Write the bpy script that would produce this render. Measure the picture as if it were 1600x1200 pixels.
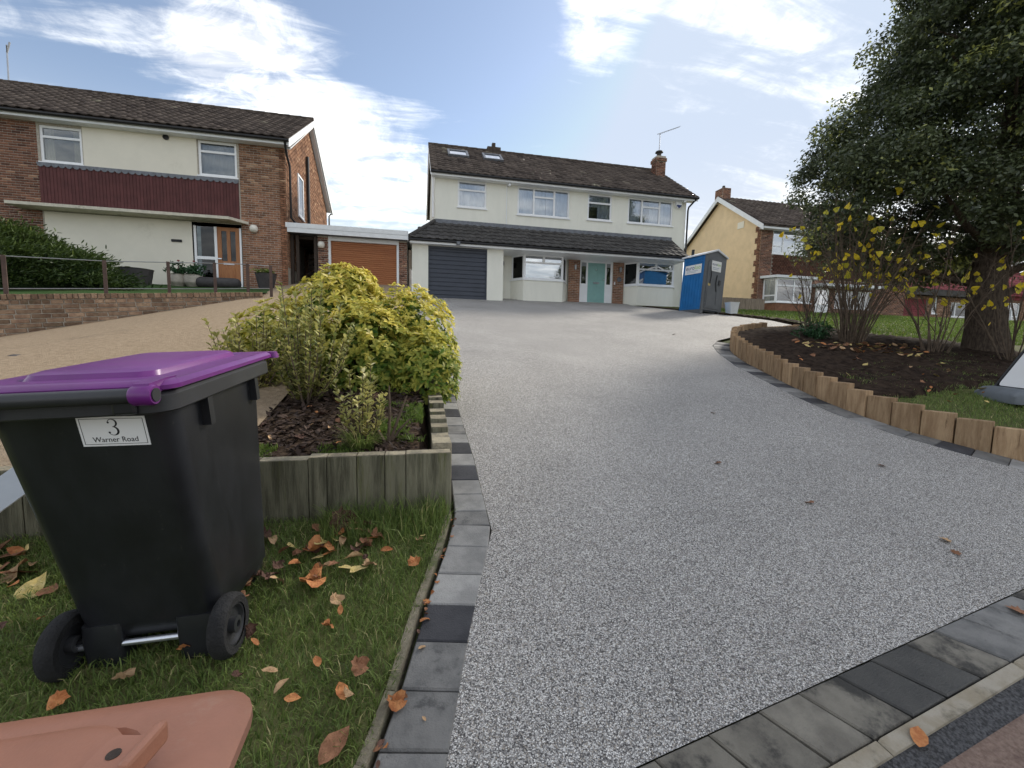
import bpy, bmesh, math, random
import numpy as np
from mathutils import Vector, Matrix, Euler
random.seed(7); rng = np.random.default_rng(11)
for o in list(bpy.data.objects): bpy.data.objects.remove(o)
SC = bpy.context.scene; COL = SC.collection
R = math.radians
# ------------------------------------------------------------------ camera
EYE = 1.51
FPX = 680.0
PITCH, ROLL, YAW = R(5.42), R(1.145), R(12.65)
cp, sp, cy, sy = math.cos(PITCH), math.sin(PITCH), math.cos(YAW), math.sin(YAW)
FWD = Vector((sy*cp, cy*cp, -sp)); _r0 = Vector((cy, -sy, 0)); _u0 = _r0.cross(FWD)
RIGHT = _r0*math.cos(ROLL) + _u0*math.sin(ROLL); UP = -_r0*math.sin(ROLL) + _u0*math.cos(ROLL)
cam = bpy.data.cameras.new('camera'); camo = bpy.data.objects.new('camera', cam); COL.objects.link(camo)
M = Matrix((RIGHT, UP, -FWD)).transposed().to_4x4(); M.translation = (0, 0, EYE); camo.matrix_world = M
cam.sensor_fit = 'HORIZONTAL'; cam.sensor_width = 36; cam.lens = 36*FPX/1600; cam.clip_start = .02; cam.clip_end = 3000
SC.camera = camo
def ray(x, y): return FWD + RIGHT*((x-800)/FPX) - UP*((y-600)/FPX)
def U(x, y, a=0.0, b=.183):            # pixel -> point on the sloping plane z = a + b*Y
    d = ray(x, y); t = (a-EYE)/(d.z-b*d.y); return Vector((d.x*t, d.y*t, EYE+d.z*t))
def onY(x, y, Y):
    d = ray(x, y); t = Y/d.y; return Vector((d.x*t, Y, EYE+d.z*t))
# ------------------------------------------------------------------ sun, sky, exposure
SUN_AZ, SUN_EL = R(57), R(31)          # azimuth from +Y towards +X
sl = bpy.data.lights.new('sun', 'SUN'); sl.energy = 1.1; sl.angle = R(9.0); sl.color = (1.0, .93, .82)
so = bpy.data.objects.new('sun', sl); COL.objects.link(so)
sd = Vector((math.sin(SUN_AZ)*math.cos(SUN_EL), math.cos(SUN_AZ)*math.cos(SUN_EL), math.sin(SUN_EL)))
so.rotation_euler = sd.to_track_quat('Z', 'Y').to_euler(); so.location = sd*60
SC.view_settings.view_transform = 'Standard'; SC.view_settings.look = 'None'
SC.view_settings.exposure = 2.05; SC.view_settings.gamma = 1
W = bpy.data.worlds.new('World'); SC.world = W; W.use_nodes = True
wn, wl = W.node_tree.nodes, W.node_tree.links; wn.clear()
def N(nt, t, **k):
    n = nt.nodes.new(t)
    for a, v in k.items(): setattr(n, a, v)
    return n
def mathn(nt, op, a, b=None, c=None, clamp=False):
    n = nt.nodes.new('ShaderNodeMath'); n.operation = op; n.use_clamp = clamp
    for i, v in enumerate((a, b, c)):
        if v is None: continue
        if isinstance(v, (int, float)): n.inputs[i].default_value = v
        else: nt.links.new(v, n.inputs[i])
    return n.outputs[0]
def sstep(nt, v, lo, hi):
    n = nt.nodes.new('ShaderNodeMapRange'); n.interpolation_type = 'SMOOTHSTEP'
    nt.links.new(v, n.inputs[0]); n.inputs[1].default_value = lo; n.inputs[2].default_value = hi
    return n.outputs[0]
def build_world():
    nt = W.node_tree
    out = N(nt, 'ShaderNodeOutputWorld'); bg = N(nt, 'ShaderNodeBackground'); bg.inputs[1].default_value = .1
    sky = N(nt, 'ShaderNodeTexSky'); sky.sky_type = 'NISHITA'; sky.sun_disc = False
    sky.sun_elevation = SUN_EL; sky.sun_rotation = SUN_AZ; sky.air_density = 1.0; sky.dust_density = .6; sky.ozone_density = 1.6
    tc = N(nt, 'ShaderNodeTexCoord'); sx = N(nt, 'ShaderNodeSeparateXYZ'); nt.links.new(tc.outputs['Generated'], sx.inputs[0])
    den = mathn(nt, 'ADD', mathn(nt, 'MAXIMUM', sx.outputs[2], 0.0), .16)
    px, py = mathn(nt, 'DIVIDE', sx.outputs[0], den), mathn(nt, 'DIVIDE', sx.outputs[1], den)
    cb = N(nt, 'ShaderNodeCombineXYZ'); nt.links.new(px, cb.inputs[0]); nt.links.new(py, cb.inputs[1])
    mp = N(nt, 'ShaderNodeMapping'); nt.links.new(cb.outputs[0], mp.inputs[0])
    mp.inputs['Rotation'].default_value = (0, 0, R(52)); mp.inputs['Scale'].default_value = (.55, 2.6, 1); mp.inputs['Location'].default_value = (3.1, 1.7, 0)
    def noise(vec, sc, det, rough, dist=0):
        n = N(nt, 'ShaderNodeTexNoise'); nt.links.new(vec, n.inputs['Vector'])
        n.inputs['Scale'].default_value = sc; n.inputs['Detail'].default_value = det
        n.inputs['Roughness'].default_value = rough; n.inputs['Distortion'].default_value = dist
        return n.outputs[0]
    streak = noise(mp.outputs[0], 2.3, 10, .64, .7)
    fine = noise(cb.outputs[0], 6.5, 9, .68, .9)
    big = noise(cb.outputs[0], .9, 3, .5)
    vn = N(nt, 'ShaderNodeVectorMath'); vn.operation = 'NORMALIZE'; nt.links.new(tc.outputs['Generated'], vn.inputs[0])
    def blob(x, y, rad, soft, w):
        d = ray(x, y).normalized()
        dn = N(nt, 'ShaderNodeVectorMath'); dn.operation = 'DOT_PRODUCT'; nt.links.new(vn.outputs[0], dn.inputs[0]); dn.inputs[1].default_value = d
        return mathn(nt, 'MULTIPLY', sstep(nt, dn.outputs['Value'], math.cos(R(rad+soft)), math.cos(R(rad-soft))), w)
    cov = mathn(nt, 'ADD', mathn(nt, 'MULTIPLY', mathn(nt, 'SUBTRACT', big, .5), .5), .075)
    for b in ((470, 110, 7, 7, .05), (600, 240, 6, 7, .08), (330, 60, 10, 8, .04), (90, 110, 8, 6, .06), (20, 250, 7, 6, -.10), (560, 20, 5, 4, -.20), (700, 90, 8, 6, -.24),
              (945, 20, 3.0, 3.0, .32), (1150, 60, 4, 5, .05), (1330, 40, 8, 7, -.04), (1250, 230, 9, 8, -.05), (860, 140, 10, 7, -.22), (1020, 190, 8, 6, -.18), (60, 10, 6, 5, -.18), (160, 30, 4, 4, -.1)):
        cov = mathn(nt, 'ADD', cov, blob(*b))
    v = mathn(nt, 'ADD', mathn(nt, 'ADD', mathn(nt, 'MULTIPLY', streak, .62), mathn(nt, 'MULTIPLY', fine, .38)), cov)
    mask = mathn(nt, 'MULTIPLY', sstep(nt, v, .46, .86), .92)
    thin = mathn(nt, 'MULTIPLY', sstep(nt, mathn(nt, 'ADD', mathn(nt, 'ADD', mathn(nt, 'MULTIPLY', streak, .8), mathn(nt, 'MULTIPLY', fine, .2)), mathn(nt, 'MULTIPLY', cov, .7)), .41, .70), .52)
    mask = mathn(nt, 'MAXIMUM', mask, thin)
    haze = sstep(nt, sx.outputs[2], .42, .02)
    veil = mathn(nt, 'MULTIPLY', haze, .8)
    hs = N(nt, 'ShaderNodeHueSaturation'); hs.inputs['Saturation'].default_value = .84; hs.inputs['Value'].default_value = .46
    dk = N(nt, 'ShaderNodeMix', data_type='RGBA'); dk.blend_type = 'DARKEN'; dk.inputs[0].default_value = 1.0; nt.links.new(sky.outputs[0], dk.inputs[6]); dk.inputs[7].default_value = (3.3, 3.95, 5.0, 1)
    nt.links.new(dk.outputs[2], hs.inputs['Color'])
    m1 = N(nt, 'ShaderNodeMix', data_type='RGBA'); nt.links.new(veil, m1.inputs[0]); nt.links.new(hs.outputs[0], m1.inputs[6]); m1.inputs[7].default_value = (2.55, 2.55, 2.5, 1)
    m2 = N(nt, 'ShaderNodeMix', data_type='RGBA'); nt.links.new(mask, m2.inputs[0]); nt.links.new(m1.outputs[2], m2.inputs[6])
    cc = N(nt, 'ShaderNodeMix', data_type='RGBA'); nt.links.new(sstep(nt, fine, .36, .60), cc.inputs[0]); cc.inputs[6].default_value = (3.5, 3.45, 3.4, 1); cc.inputs[7].default_value = (5.7, 5.55, 5.2, 1); nt.links.new(cc.outputs[2], m2.inputs[7])
    nt.links.new(m2.outputs[2], bg.inputs[0]); nt.links.new(bg.outputs[0], out.inputs[0])
build_world()

# ------------------------------------------------------------------ materials
MATS = {}
def mat(name, col, rough=.75, var=.15, scale=6., bump=0., bscale=None, col2=None, metal=0., spec=.4, objvar=0., dirt=None, dscale=1.5, coat=0., stretch=None, detail=6):
    """Procedural material: base colour broken up by noise, optional second colour, dirt patches, bump and per-object variation."""
    if name in MATS: return MATS[name]
    m = bpy.data.materials.new(name); m.use_nodes = True; nt = m.node_tree
    b = nt.nodes['Principled BSDF']; b.inputs['Roughness'].default_value = rough; b.inputs['Metallic'].default_value = metal
    b.inputs['Specular IOR Level'].default_value = spec; b.inputs['Coat Weight'].default_value = coat
    tc = N(nt, 'ShaderNodeTexCoord'); geo = N(nt, 'ShaderNodeNewGeometry')
    vec = geo.outputs['Position']
    if stretch:
        mp = N(nt, 'ShaderNodeMapping'); mp.inputs['Scale'].default_value = stretch; nt.links.new(vec, mp.inputs[0]); vec = mp.outputs[0]
    n1 = N(nt, 'ShaderNodeTexNoise'); nt.links.new(vec, n1.inputs['Vector']); n1.inputs['Scale'].default_value = scale; n1.inputs['Detail'].default_value = detail; n1.inputs['Roughness'].default_value = .65
    mx = N(nt, 'ShaderNodeMix', data_type='RGBA')
    c = Vector(col); c2 = Vector(col2) if col2 else None
    lo = c*(1-var); hi = c*(1+var)
    if c2: lo, hi = c, c2
    mx.inputs[6].default_value = (*lo, 1); mx.inputs[7].default_value = (*[min(1, q) for q in hi], 1)
    nt.links.new(sstep(nt, n1.outputs[0], .32, .68), mx.inputs[0]); cur = mx.outputs[2]
    if dirt:
        n2 = N(nt, 'ShaderNodeTexNoise'); nt.links.new(vec, n2.inputs['Vector']); n2.inputs['Scale'].default_value = dscale; n2.inputs['Detail'].default_value = 8; n2.inputs['Roughness'].default_value = .7
        m3 = N(nt, 'ShaderNodeMix', data_type='RGBA'); nt.links.new(mathn(nt, 'MULTIPLY', sstep(nt, n2.outputs[0], dirt[1], dirt[1]+.14), dirt[2]), m3.inputs[0])
        nt.links.new(cur, m3.inputs[6]); m3.inputs[7].default_value = (*dirt[0], 1); cur = m3.outputs[2]
    if objvar:
        oi = N(nt, 'ShaderNodeObjectInfo'); hv = N(nt, 'ShaderNodeHueSaturation')
        nt.links.new(mathn(nt, 'ADD', mathn(nt, 'MULTIPLY', oi.outputs['Random'], 2*objvar), 1-objvar), hv.inputs['Value'])
        nt.links.new(cur, hv.inputs['Color']); cur = hv.outputs[0]
    nt.links.new(cur, b.inputs['Base Color'])
    if bump:
        nb = N(nt, 'ShaderNodeTexNoise'); nt.links.new(vec, nb.inputs['Vector']); nb.inputs['Scale'].default_value = bscale or scale*4; nb.inputs['Detail'].default_value = 8
        bp = N(nt, 'ShaderNodeBump'); bp.inputs['Strength'].default_value = bump; bp.inputs['Distance'].default_value = .02
        nt.links.new(nb.outputs[0], bp.inputs['Height']); nt.links.new(bp.outputs[0], b.inputs['Normal'])
    MATS[name] = m; return m
def leafmat(name, c1, c2, c3=None, trans=.35, rough=.45, spec=.35):
    """Foliage: colour from the per-face attribute 'tone', diffuse + translucent."""
    m = bpy.data.materials.new(name); m.use_nodes = True; nt = m.node_tree; b = nt.nodes['Principled BSDF']; out = nt.nodes['Material Output']
    at = N(nt, 'ShaderNodeAttribute'); at.attribute_name = 'tone'
    cr = N(nt, 'ShaderNodeValToRGB'); cr.color_ramp.elements[0].color = (*c1, 1); cr.color_ramp.elements[1].color = (*c2, 1)
    if c3:
        e = cr.color_ramp.elements.new(.93); e.color = (*c2, 1); cr.color_ramp.elements[-1].color = (*c3, 1)
    nt.links.new(at.outputs['Fac'], cr.inputs[0]); nt.links.new(cr.outputs[0], b.inputs['Base Color'])
    b.inputs['Roughness'].default_value = rough; b.inputs['Specular IOR Level'].default_value = spec
    tr = N(nt, 'ShaderNodeBsdfTranslucent'); nt.links.new(cr.outputs[0], tr.inputs[0])
    ms = N(nt, 'ShaderNodeMixShader'); ms.inputs[0].default_value = trans
    nt.links.new(b.outputs[0], ms.inputs[1]); nt.links.new(tr.outputs[0], ms.inputs[2]); nt.links.new(ms.outputs[0], out.inputs[0])
    MATS[name] = m; return m
def glassmat(name, tint, refl):
    m = bpy.data.materials.new(name); m.use_nodes = True; nt = m.node_tree; nt.nodes.remove(nt.nodes['Principled BSDF']); out = nt.nodes['Material Output']
    tr = N(nt, 'ShaderNodeBsdfTransparent'); tr.inputs[0].default_value = (*tint, 1)
    gl = N(nt, 'ShaderNodeBsdfGlossy'); gl.inputs['Roughness'].default_value = .02; gl.inputs[0].default_value = (.95, .97, 1, 1)
    fr = N(nt, 'ShaderNodeFresnel'); fr.inputs[0].default_value = 1.5
    ms = N(nt, 'ShaderNodeMixShader'); nt.links.new(mathn(nt, 'ADD', fr.outputs[0], refl, clamp=True), ms.inputs[0])
    nt.links.new(tr.outputs[0], ms.inputs[1]); nt.links.new(gl.outputs[0], ms.inputs[2]); nt.links.new(ms.outputs[0], out.inputs[0])
    MATS[name] = m; return m
def resin():
    m = bpy.data.materials.new('resin_bound_aggregate'); m.use_nodes = True; nt = m.node_tree; b = nt.nodes['Principled BSDF']
    geo = N(nt, 'ShaderNodeNewGeometry')
    mp = N(nt, 'ShaderNodeMapping'); nt.links.new(geo.outputs['Position'], mp.inputs[0]); mp.inputs['Scale'].default_value = (1, 1, 1)
    v = N(nt, 'ShaderNodeTexVoronoi'); v.inputs['Scale'].default_value = 240; nt.links.new(mp.outputs[0], v.inputs['Vector']); v.inputs['Randomness'].default_value = 1
    sx = N(nt, 'ShaderNodeSeparateColor'); nt.links.new(v.outputs['Color'], sx.inputs[0])
    cr = N(nt, 'ShaderNodeValToRGB'); cr.color_ramp.interpolation = 'CONSTANT'
    el = [(0, (.085, .08, .078)), (.12, (.17, .163, .158)), (.30, (.27, .258, .245)), (.46, (.35, .315, .27)), (.58, (.42, .405, .385)), (.74, (.54, .525, .50)), (.91, (.72, .70, .665))]
    cr.color_ramp.elements[0].position = 0; cr.color_ramp.elements[0].color = (*el[0][1], 1); cr.color_ramp.elements[1].position = el[1][0]; cr.color_ramp.elements[1].color = (*el[1][1], 1)
    for p, c in el[2:]: e = cr.color_ramp.elements.new(p); e.color = (*c, 1)
    nt.links.new(sx.outputs[0], cr.inputs[0])
    # joints between stones darker, broad patches from the trowel
    n2 = N(nt, 'ShaderNodeTexNoise'); n2.inputs['Scale'].default_value = .9; n2.inputs['Detail'].default_value = 5; nt.links.new(geo.outputs['Position'], n2.inputs['Vector'])
    n3 = N(nt, 'ShaderNodeTexNoise'); n3.inputs['Scale'].default_value = 14; n3.inputs['Detail'].default_value = 3; nt.links.new(geo.outputs['Position'], n3.inputs['Vector'])
    f = mathn(nt, 'ADD', mathn(nt, 'MULTIPLY', n2.outputs[0], .5), mathn(nt, 'ADD', mathn(nt, 'MULTIPLY', n3.outputs[0], .22), .71))
    j = mathn(nt, 'MULTIPLY', f, mathn(nt, 'SUBTRACT', 1.12, mathn(nt, 'MULTIPLY', sstep(nt, v.outputs['Distance'], .25, .75), .55)))
    hv = N(nt, 'ShaderNodeHueSaturation'); nt.links.new(cr.outputs[0], hv.inputs['Color']); nt.links.new(j, hv.inputs['Value'])
    nt.links.new(hv.outputs[0], b.inputs['Base Color']); b.inputs['Roughness'].default_value = .8; b.inputs['Specular IOR Level'].default_value = .2
    bp = N(nt, 'ShaderNodeBump'); bp.inputs['Strength'].default_value = .55; bp.inputs['Distance'].default_value = .004; bp.invert = True
    nt.links.new(v.outputs['Distance'], bp.inputs['Height']); nt.links.new(bp.outputs[0], b.inputs['Normal'])
    MATS['resin'] = m
resin()
def grassbase(name, c1, c2, c3):
    return mat(name, c1, .95, col2=c2, scale=3.5, bump=.8, bscale=60, dirt=(c3, .55, .8), dscale=1.1, spec=.1)
mat('cream_render', (.83, .82, .73), .9, .03, 2.2, .12, 160, dirt=((.66, .65, .55), .56, .45), dscale=1.1, stretch=(1.3, 1.3, .3), spec=.15)
mat('cream_panel', (.78, .74, .63), .85, .03, 1.5, .05, 80, dirt=((.55, .52, .42), .62, .4), dscale=.9, spec=.2)
mat('yellow_render', (.74, .57, .36), .9, .06, 2, .15, 90, dirt=((.55, .40, .22), .58, .5), dscale=.7, spec=.15)
mat('white_pvc', (.86, .87, .88), .35, .03, 3, spec=.5)
mat('white_timber', (.74, .76, .77), .6, .05, 5, dirt=((.45, .46, .42), .62, .6), dscale=3)
mat('mortar', (.43, .39, .33), .95, .2, 20, .3, 200, spec=.1)
mat('brick_red', (.17, .085, .055), .9, col2=(.27, .135, .085), scale=5, bump=.4, bscale=120, objvar=.32, spec=.15, dirt=((.085, .045, .035), .58, .8), dscale=3.7)
mat('brick_orange', (.21, .10, .062), .9, col2=(.33, .17, .10), scale=5, bump=.4, bscale=120, objvar=.3, spec=.15, dirt=((.10, .055, .04), .58, .8), dscale=4.1)
mat('brick_old', (.20, .125, .085), .95, col2=(.33, .23, .155), scale=9, bump=.8, bscale=60, objvar=.4, spec=.1, dirt=((.10, .095, .06), .55, .7), dscale=5)
mat('roof_tile', (.055, .043, .036), .9, col2=(.115, .092, .075), scale=4.5, bump=.4, bscale=50, dirt=((.16, .15, .10), .62, .6), dscale=3, spec=.15, objvar=.12)
mat('roof_tile_dark', (.05, .047, .045), .85, col2=(.085, .08, .075), scale=4, bump=.3, bscale=60, spec=.2, objvar=.15, dirt=((.12, .115, .10), .62, .5), dscale=4)
mat('roof_tile_maroon', (.20, .05, .06), .85, col2=(.28, .08, .085), scale=3, bump=.3, bscale=40, spec=.15)
mat('lead', (.16, .17, .19), .55, .2, 8, .2, 30, metal=.25)
mat('black_plastic_pipe', (.018, .018, .02), .4, .2, 5)
mat('maroon_clad', (.10, .034, .033), .8, .15, 3, .1, 40, objvar=.1)
mat('oak_door', (.30, .115, .04), .45, col2=(.40, .17, .06), scale=3, stretch=(8, 8, 1), bump=.1)
mat('brown_roller', (.31, .115, .045), .5, col2=(.38, .15, .06), scale=2, stretch=(.4, 1, 6))
mat('anthracite', (.050, .058, .078), .5, .08, 3)
mat('teal_door', (.25, .45, .42), .45, .05, 3)
mat('concrete_old', (.60, .56, .46), .95, .1, 7, .3, 60, dirt=((.22, .21, .15), .56, .8), dscale=4)
mat('room_dark', (.05, .052, .055), .9, .1, 2)
mat('curtain', (.74, .76, .80), .9, .06, 3, stretch=(9, 9, .4))
mat('curtain_cream', (.55, .50, .36), .9, .12, 3, stretch=(9, 9, .4))
glassmat('glass_low', (.70, .72, .72), .03); glassmat('glass', (.82, .85, .87), .14); glassmat('glass_blue', (.45, .50, .55), .42); glassmat('glass_dark', (.22, .25, .26), .0)
mat('lamp_white', (.75, .72, .64), .35, .04, 4)
mat('metal_grey', (.35, .36, .38), .35, .1, 6, metal=.9)
mat('galvanised', (.62, .65, .70), .3, .1, 6, metal=.85)
mat('dark_timber', (.045, .032, .024), .8, .25, 5, .3, 40, stretch=(6, 6, 1))
mat('rail_post', (.085, .055, .045), .75, .2, 6, .2, 40)
mat('fence_wood', (.25, .20, .15), .9, .25, 4, .3, 40, stretch=(5, 5, .6), dirt=((.14, .13, .12), .55, .6))
mat('sleeper_new', (.27, .175, .10), .85, col2=(.43, .30, .18), scale=3.4, bump=.6, bscale=26, stretch=(5, 5, .8), objvar=.2, dirt=((.12, .072, .04), .55, .85), dscale=3.2, spec=.2)
mat('sleeper_old', (.075, .072, .05), .95, col2=(.21, .20, .14), scale=4, bump=.6, bscale=40, stretch=(6, 6, .55), objvar=.18, dirt=((.115, .125, .035), .55, .7), dscale=1.6, spec=.1)
mat('sleeper_top', (.17, .155, .12), .95, col2=(.32, .28, .20), scale=9, bump=.6, bscale=60, objvar=.25, dirt=((.08, .08, .06), .55, .8), dscale=7, spec=.1)
mat('paver_light', (.215, .212, .205), .8, col2=(.32, .314, .30), scale=7, bump=.3, bscale=150, objvar=.14, dirt=((.12, .12, .115), .58, .6), dscale=6, spec=.3)
mat('paver_mid', (.12, .119, .116), .8, col2=(.21, .205, .195), scale=7, bump=.3, bscale=150, objvar=.14, dirt=((.065, .065, .065), .55, .8), dscale=9, spec=.3)
mat('paver_dark', (.036, .037, .042), .75, col2=(.058, .058, .064), scale=8, bump=.3, bscale=150, objvar=.14, dirt=((.10, .10, .10), .66, .5), dscale=14, spec=.3)
mat('paver_worn', (.14, .128, .108), .8, col2=(.22, .203, .168), scale=8, bump=.3, bscale=150, objvar=.14, dirt=((.036, .035, .033), .47, .93), dscale=3.6, spec=.3)
mat('paver_wet', (.033, .032, .030), .45, col2=(.055, .053, .048), scale=8, bump=.25, bscale=150, objvar=.12, spec=.4, dirt=((.11, .10, .085), .66, .6), dscale=4)
mat('joint_sand', (.06, .055, .048), 1, .3, 40, .5, 200, spec=.05)
mat('edging_concrete', (.28, .24, .175), .9, col2=(.37, .335, .275), scale=8, bump=.3, bscale=120, dirt=((.13, .115, .085), .52, .75), dscale=5, spec=.2)
mat('verge_edging', (.20, .175, .125), .9, .25, 10, .5, 80, dirt=((.09, .10, .045), .50, .85), dscale=6)
mat('new_tarmac', (.018, .018, .02), .7, col2=(.10, .10, .105), scale=85, bump=1, bscale=95, spec=.45, detail=2)
mat('red_footway', (.16, .105, .082), .9, col2=(.26, .185, .148), scale=60, bump=.6, bscale=150, dirt=((.10, .06, .05), .58, .7), dscale=4)
mat('tan_concrete', (.26, .195, .13), .95, col2=(.36, .28, .195), scale=22, bump=.8, bscale=110, dirt=((.19, .145, .10), .55, .5), dscale=.7, spec=.1, detail=12)
mat('soil', (.016, .011, .009), 1, col2=(.052, .036, .026), scale=9, bump=1, bscale=45, spec=.05)
mat('soil_dry', (.035, .024, .018), 1, col2=(.085, .06, .042), scale=10, bump=1, bscale=45, spec=.05)
grassbase('verge_turf', (.10, .105, .045), (.17, .175, .07), (.17, .13, .085))
grassbase('lawn_turf', (.070, .075, .030), (.11, .12, .04), (.085, .065, .04))
grassbase('lawn_left', (.030, .065, .018), (.045, .085, .026), (.05, .06, .025))
grassbase('far_ground', (.06, .08, .03), (.09, .10, .04), (.08, .075, .04))
leafmat('grass_blade', (.075, .125, .03), (.24, .31, .085), (.50, .44, .22), .3, .5, .25)
leafmat('lawn_blade', (.075, .125, .022), (.18, .26, .05), (.30, .28, .10), .3, .5, .25)
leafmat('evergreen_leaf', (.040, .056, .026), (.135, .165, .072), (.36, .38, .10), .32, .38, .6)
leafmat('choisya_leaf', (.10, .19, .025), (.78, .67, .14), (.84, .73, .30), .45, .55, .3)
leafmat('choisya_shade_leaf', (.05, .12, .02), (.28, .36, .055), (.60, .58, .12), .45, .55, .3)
leafmat('euonymus_leaf', (.15, .19, .06), (.58, .53, .19), (.74, .68, .36), .35, .55, .3)
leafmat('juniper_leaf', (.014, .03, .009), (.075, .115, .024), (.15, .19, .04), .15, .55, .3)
leafmat('yellow_leaf', (.55, .52, .06), (.88, .66, .04), (.88, .50, .05), .5, .4, .4)
leafmat('green_leaf', (.02, .06, .02), (.05, .13, .05), None, .25, .45, .4)
leafmat('bark_chip', (.022, .015, .013), (.085, .055, .042), (.33, .27, .21), .0, .8, .2)
mat('twig', (.10, .072, .05), .9, .3, 12, .3, 60); mat('trunk_bark', (.045, .034, .027), .95, col2=(.11, .085, .065), scale=9, bump=1, bscale=25, stretch=(3, 3, .8), spec=.1)
mat('bin_black', (.016, .017, .020), .33, .25, 3, .06, 300, spec=.5, dirt=((.10, .095, .085), .62, .55), dscale=16, stretch=(2.2, 2.2, 1.0))
mat('bin_rim', (.030, .031, .034), .42, .2, 4, .05, 300, spec=.45, dirt=((.09, .085, .075), .66, .5), dscale=10)
mat('bin_purple', (.125, .013, .155), .36, .14, 3, spec=.5, dirt=((.25, .15, .27), .68, .35), dscale=8)
mat('bin_brown', (.36, .16, .10), .42, .10, 5, .06, 250, spec=.45, dirt=((.40, .26, .19), .60, .55), dscale=9)
mat('tyre', (.016, .016, .017), .85, .25, 20, .4, 120); mat('sticker_white', (.80, .80, .79), .5, .02, 5); mat('ink', (.012, .012, .014), .6, .1, 5)
mat('loo_blue', (.014, .15, .40), .45, .10, 3, spec=.45, dirt=((.03, .15, .32), .6, .4)); mat('loo_grey', (.10, .108, .118), .5, .08, 4, spec=.4); mat('loo_roof', (.72, .74, .77), .5, .05, 4)
mat('sign_green', (.33, .52, .07), .5, .05, 4); mat('sign_navy', (.03, .05, .16), .5, .05, 4); mat('sign_text', (.42, .47, .55), .5, .05, 4)
mat('pot_pale', (.42, .38, .32), .8, .15, 8, .2, 60, dirt=((.22, .2, .16), .55, .5)); mat('pot_dark', (.055, .05, .05), .7, .2, 8)
mat('grey_board', (.13, .145, .16), .6, .1, 5); mat('tile_hung', (.10, .045, .032), .9, col2=(.16, .075, .05), scale=6, bump=.3, objvar=.2)
mat('chimney_pot', (.05, .045, .042), .7, .2, 6); mat('pale_bar', (.50, .54, .60), .45, .05, 4)
for nm, c, c2 in (('leaf_orange', (.34, .12, .045), (.50, .23, .09)), ('leaf_brown', (.16, .075, .04), (.27, .135, .075)), ('leaf_tan', (.36, .22, .12), (.48, .32, .18)), ('leaf_yellow', (.50, .38, .12), (.62, .50, .24)), ('leaf_dark', (.075, .04, .03), (.13, .07, .05))):
    mat(nm, c, .7, col2=c2, scale=30, bump=.3, bscale=120, objvar=.2, spec=.2)

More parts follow.
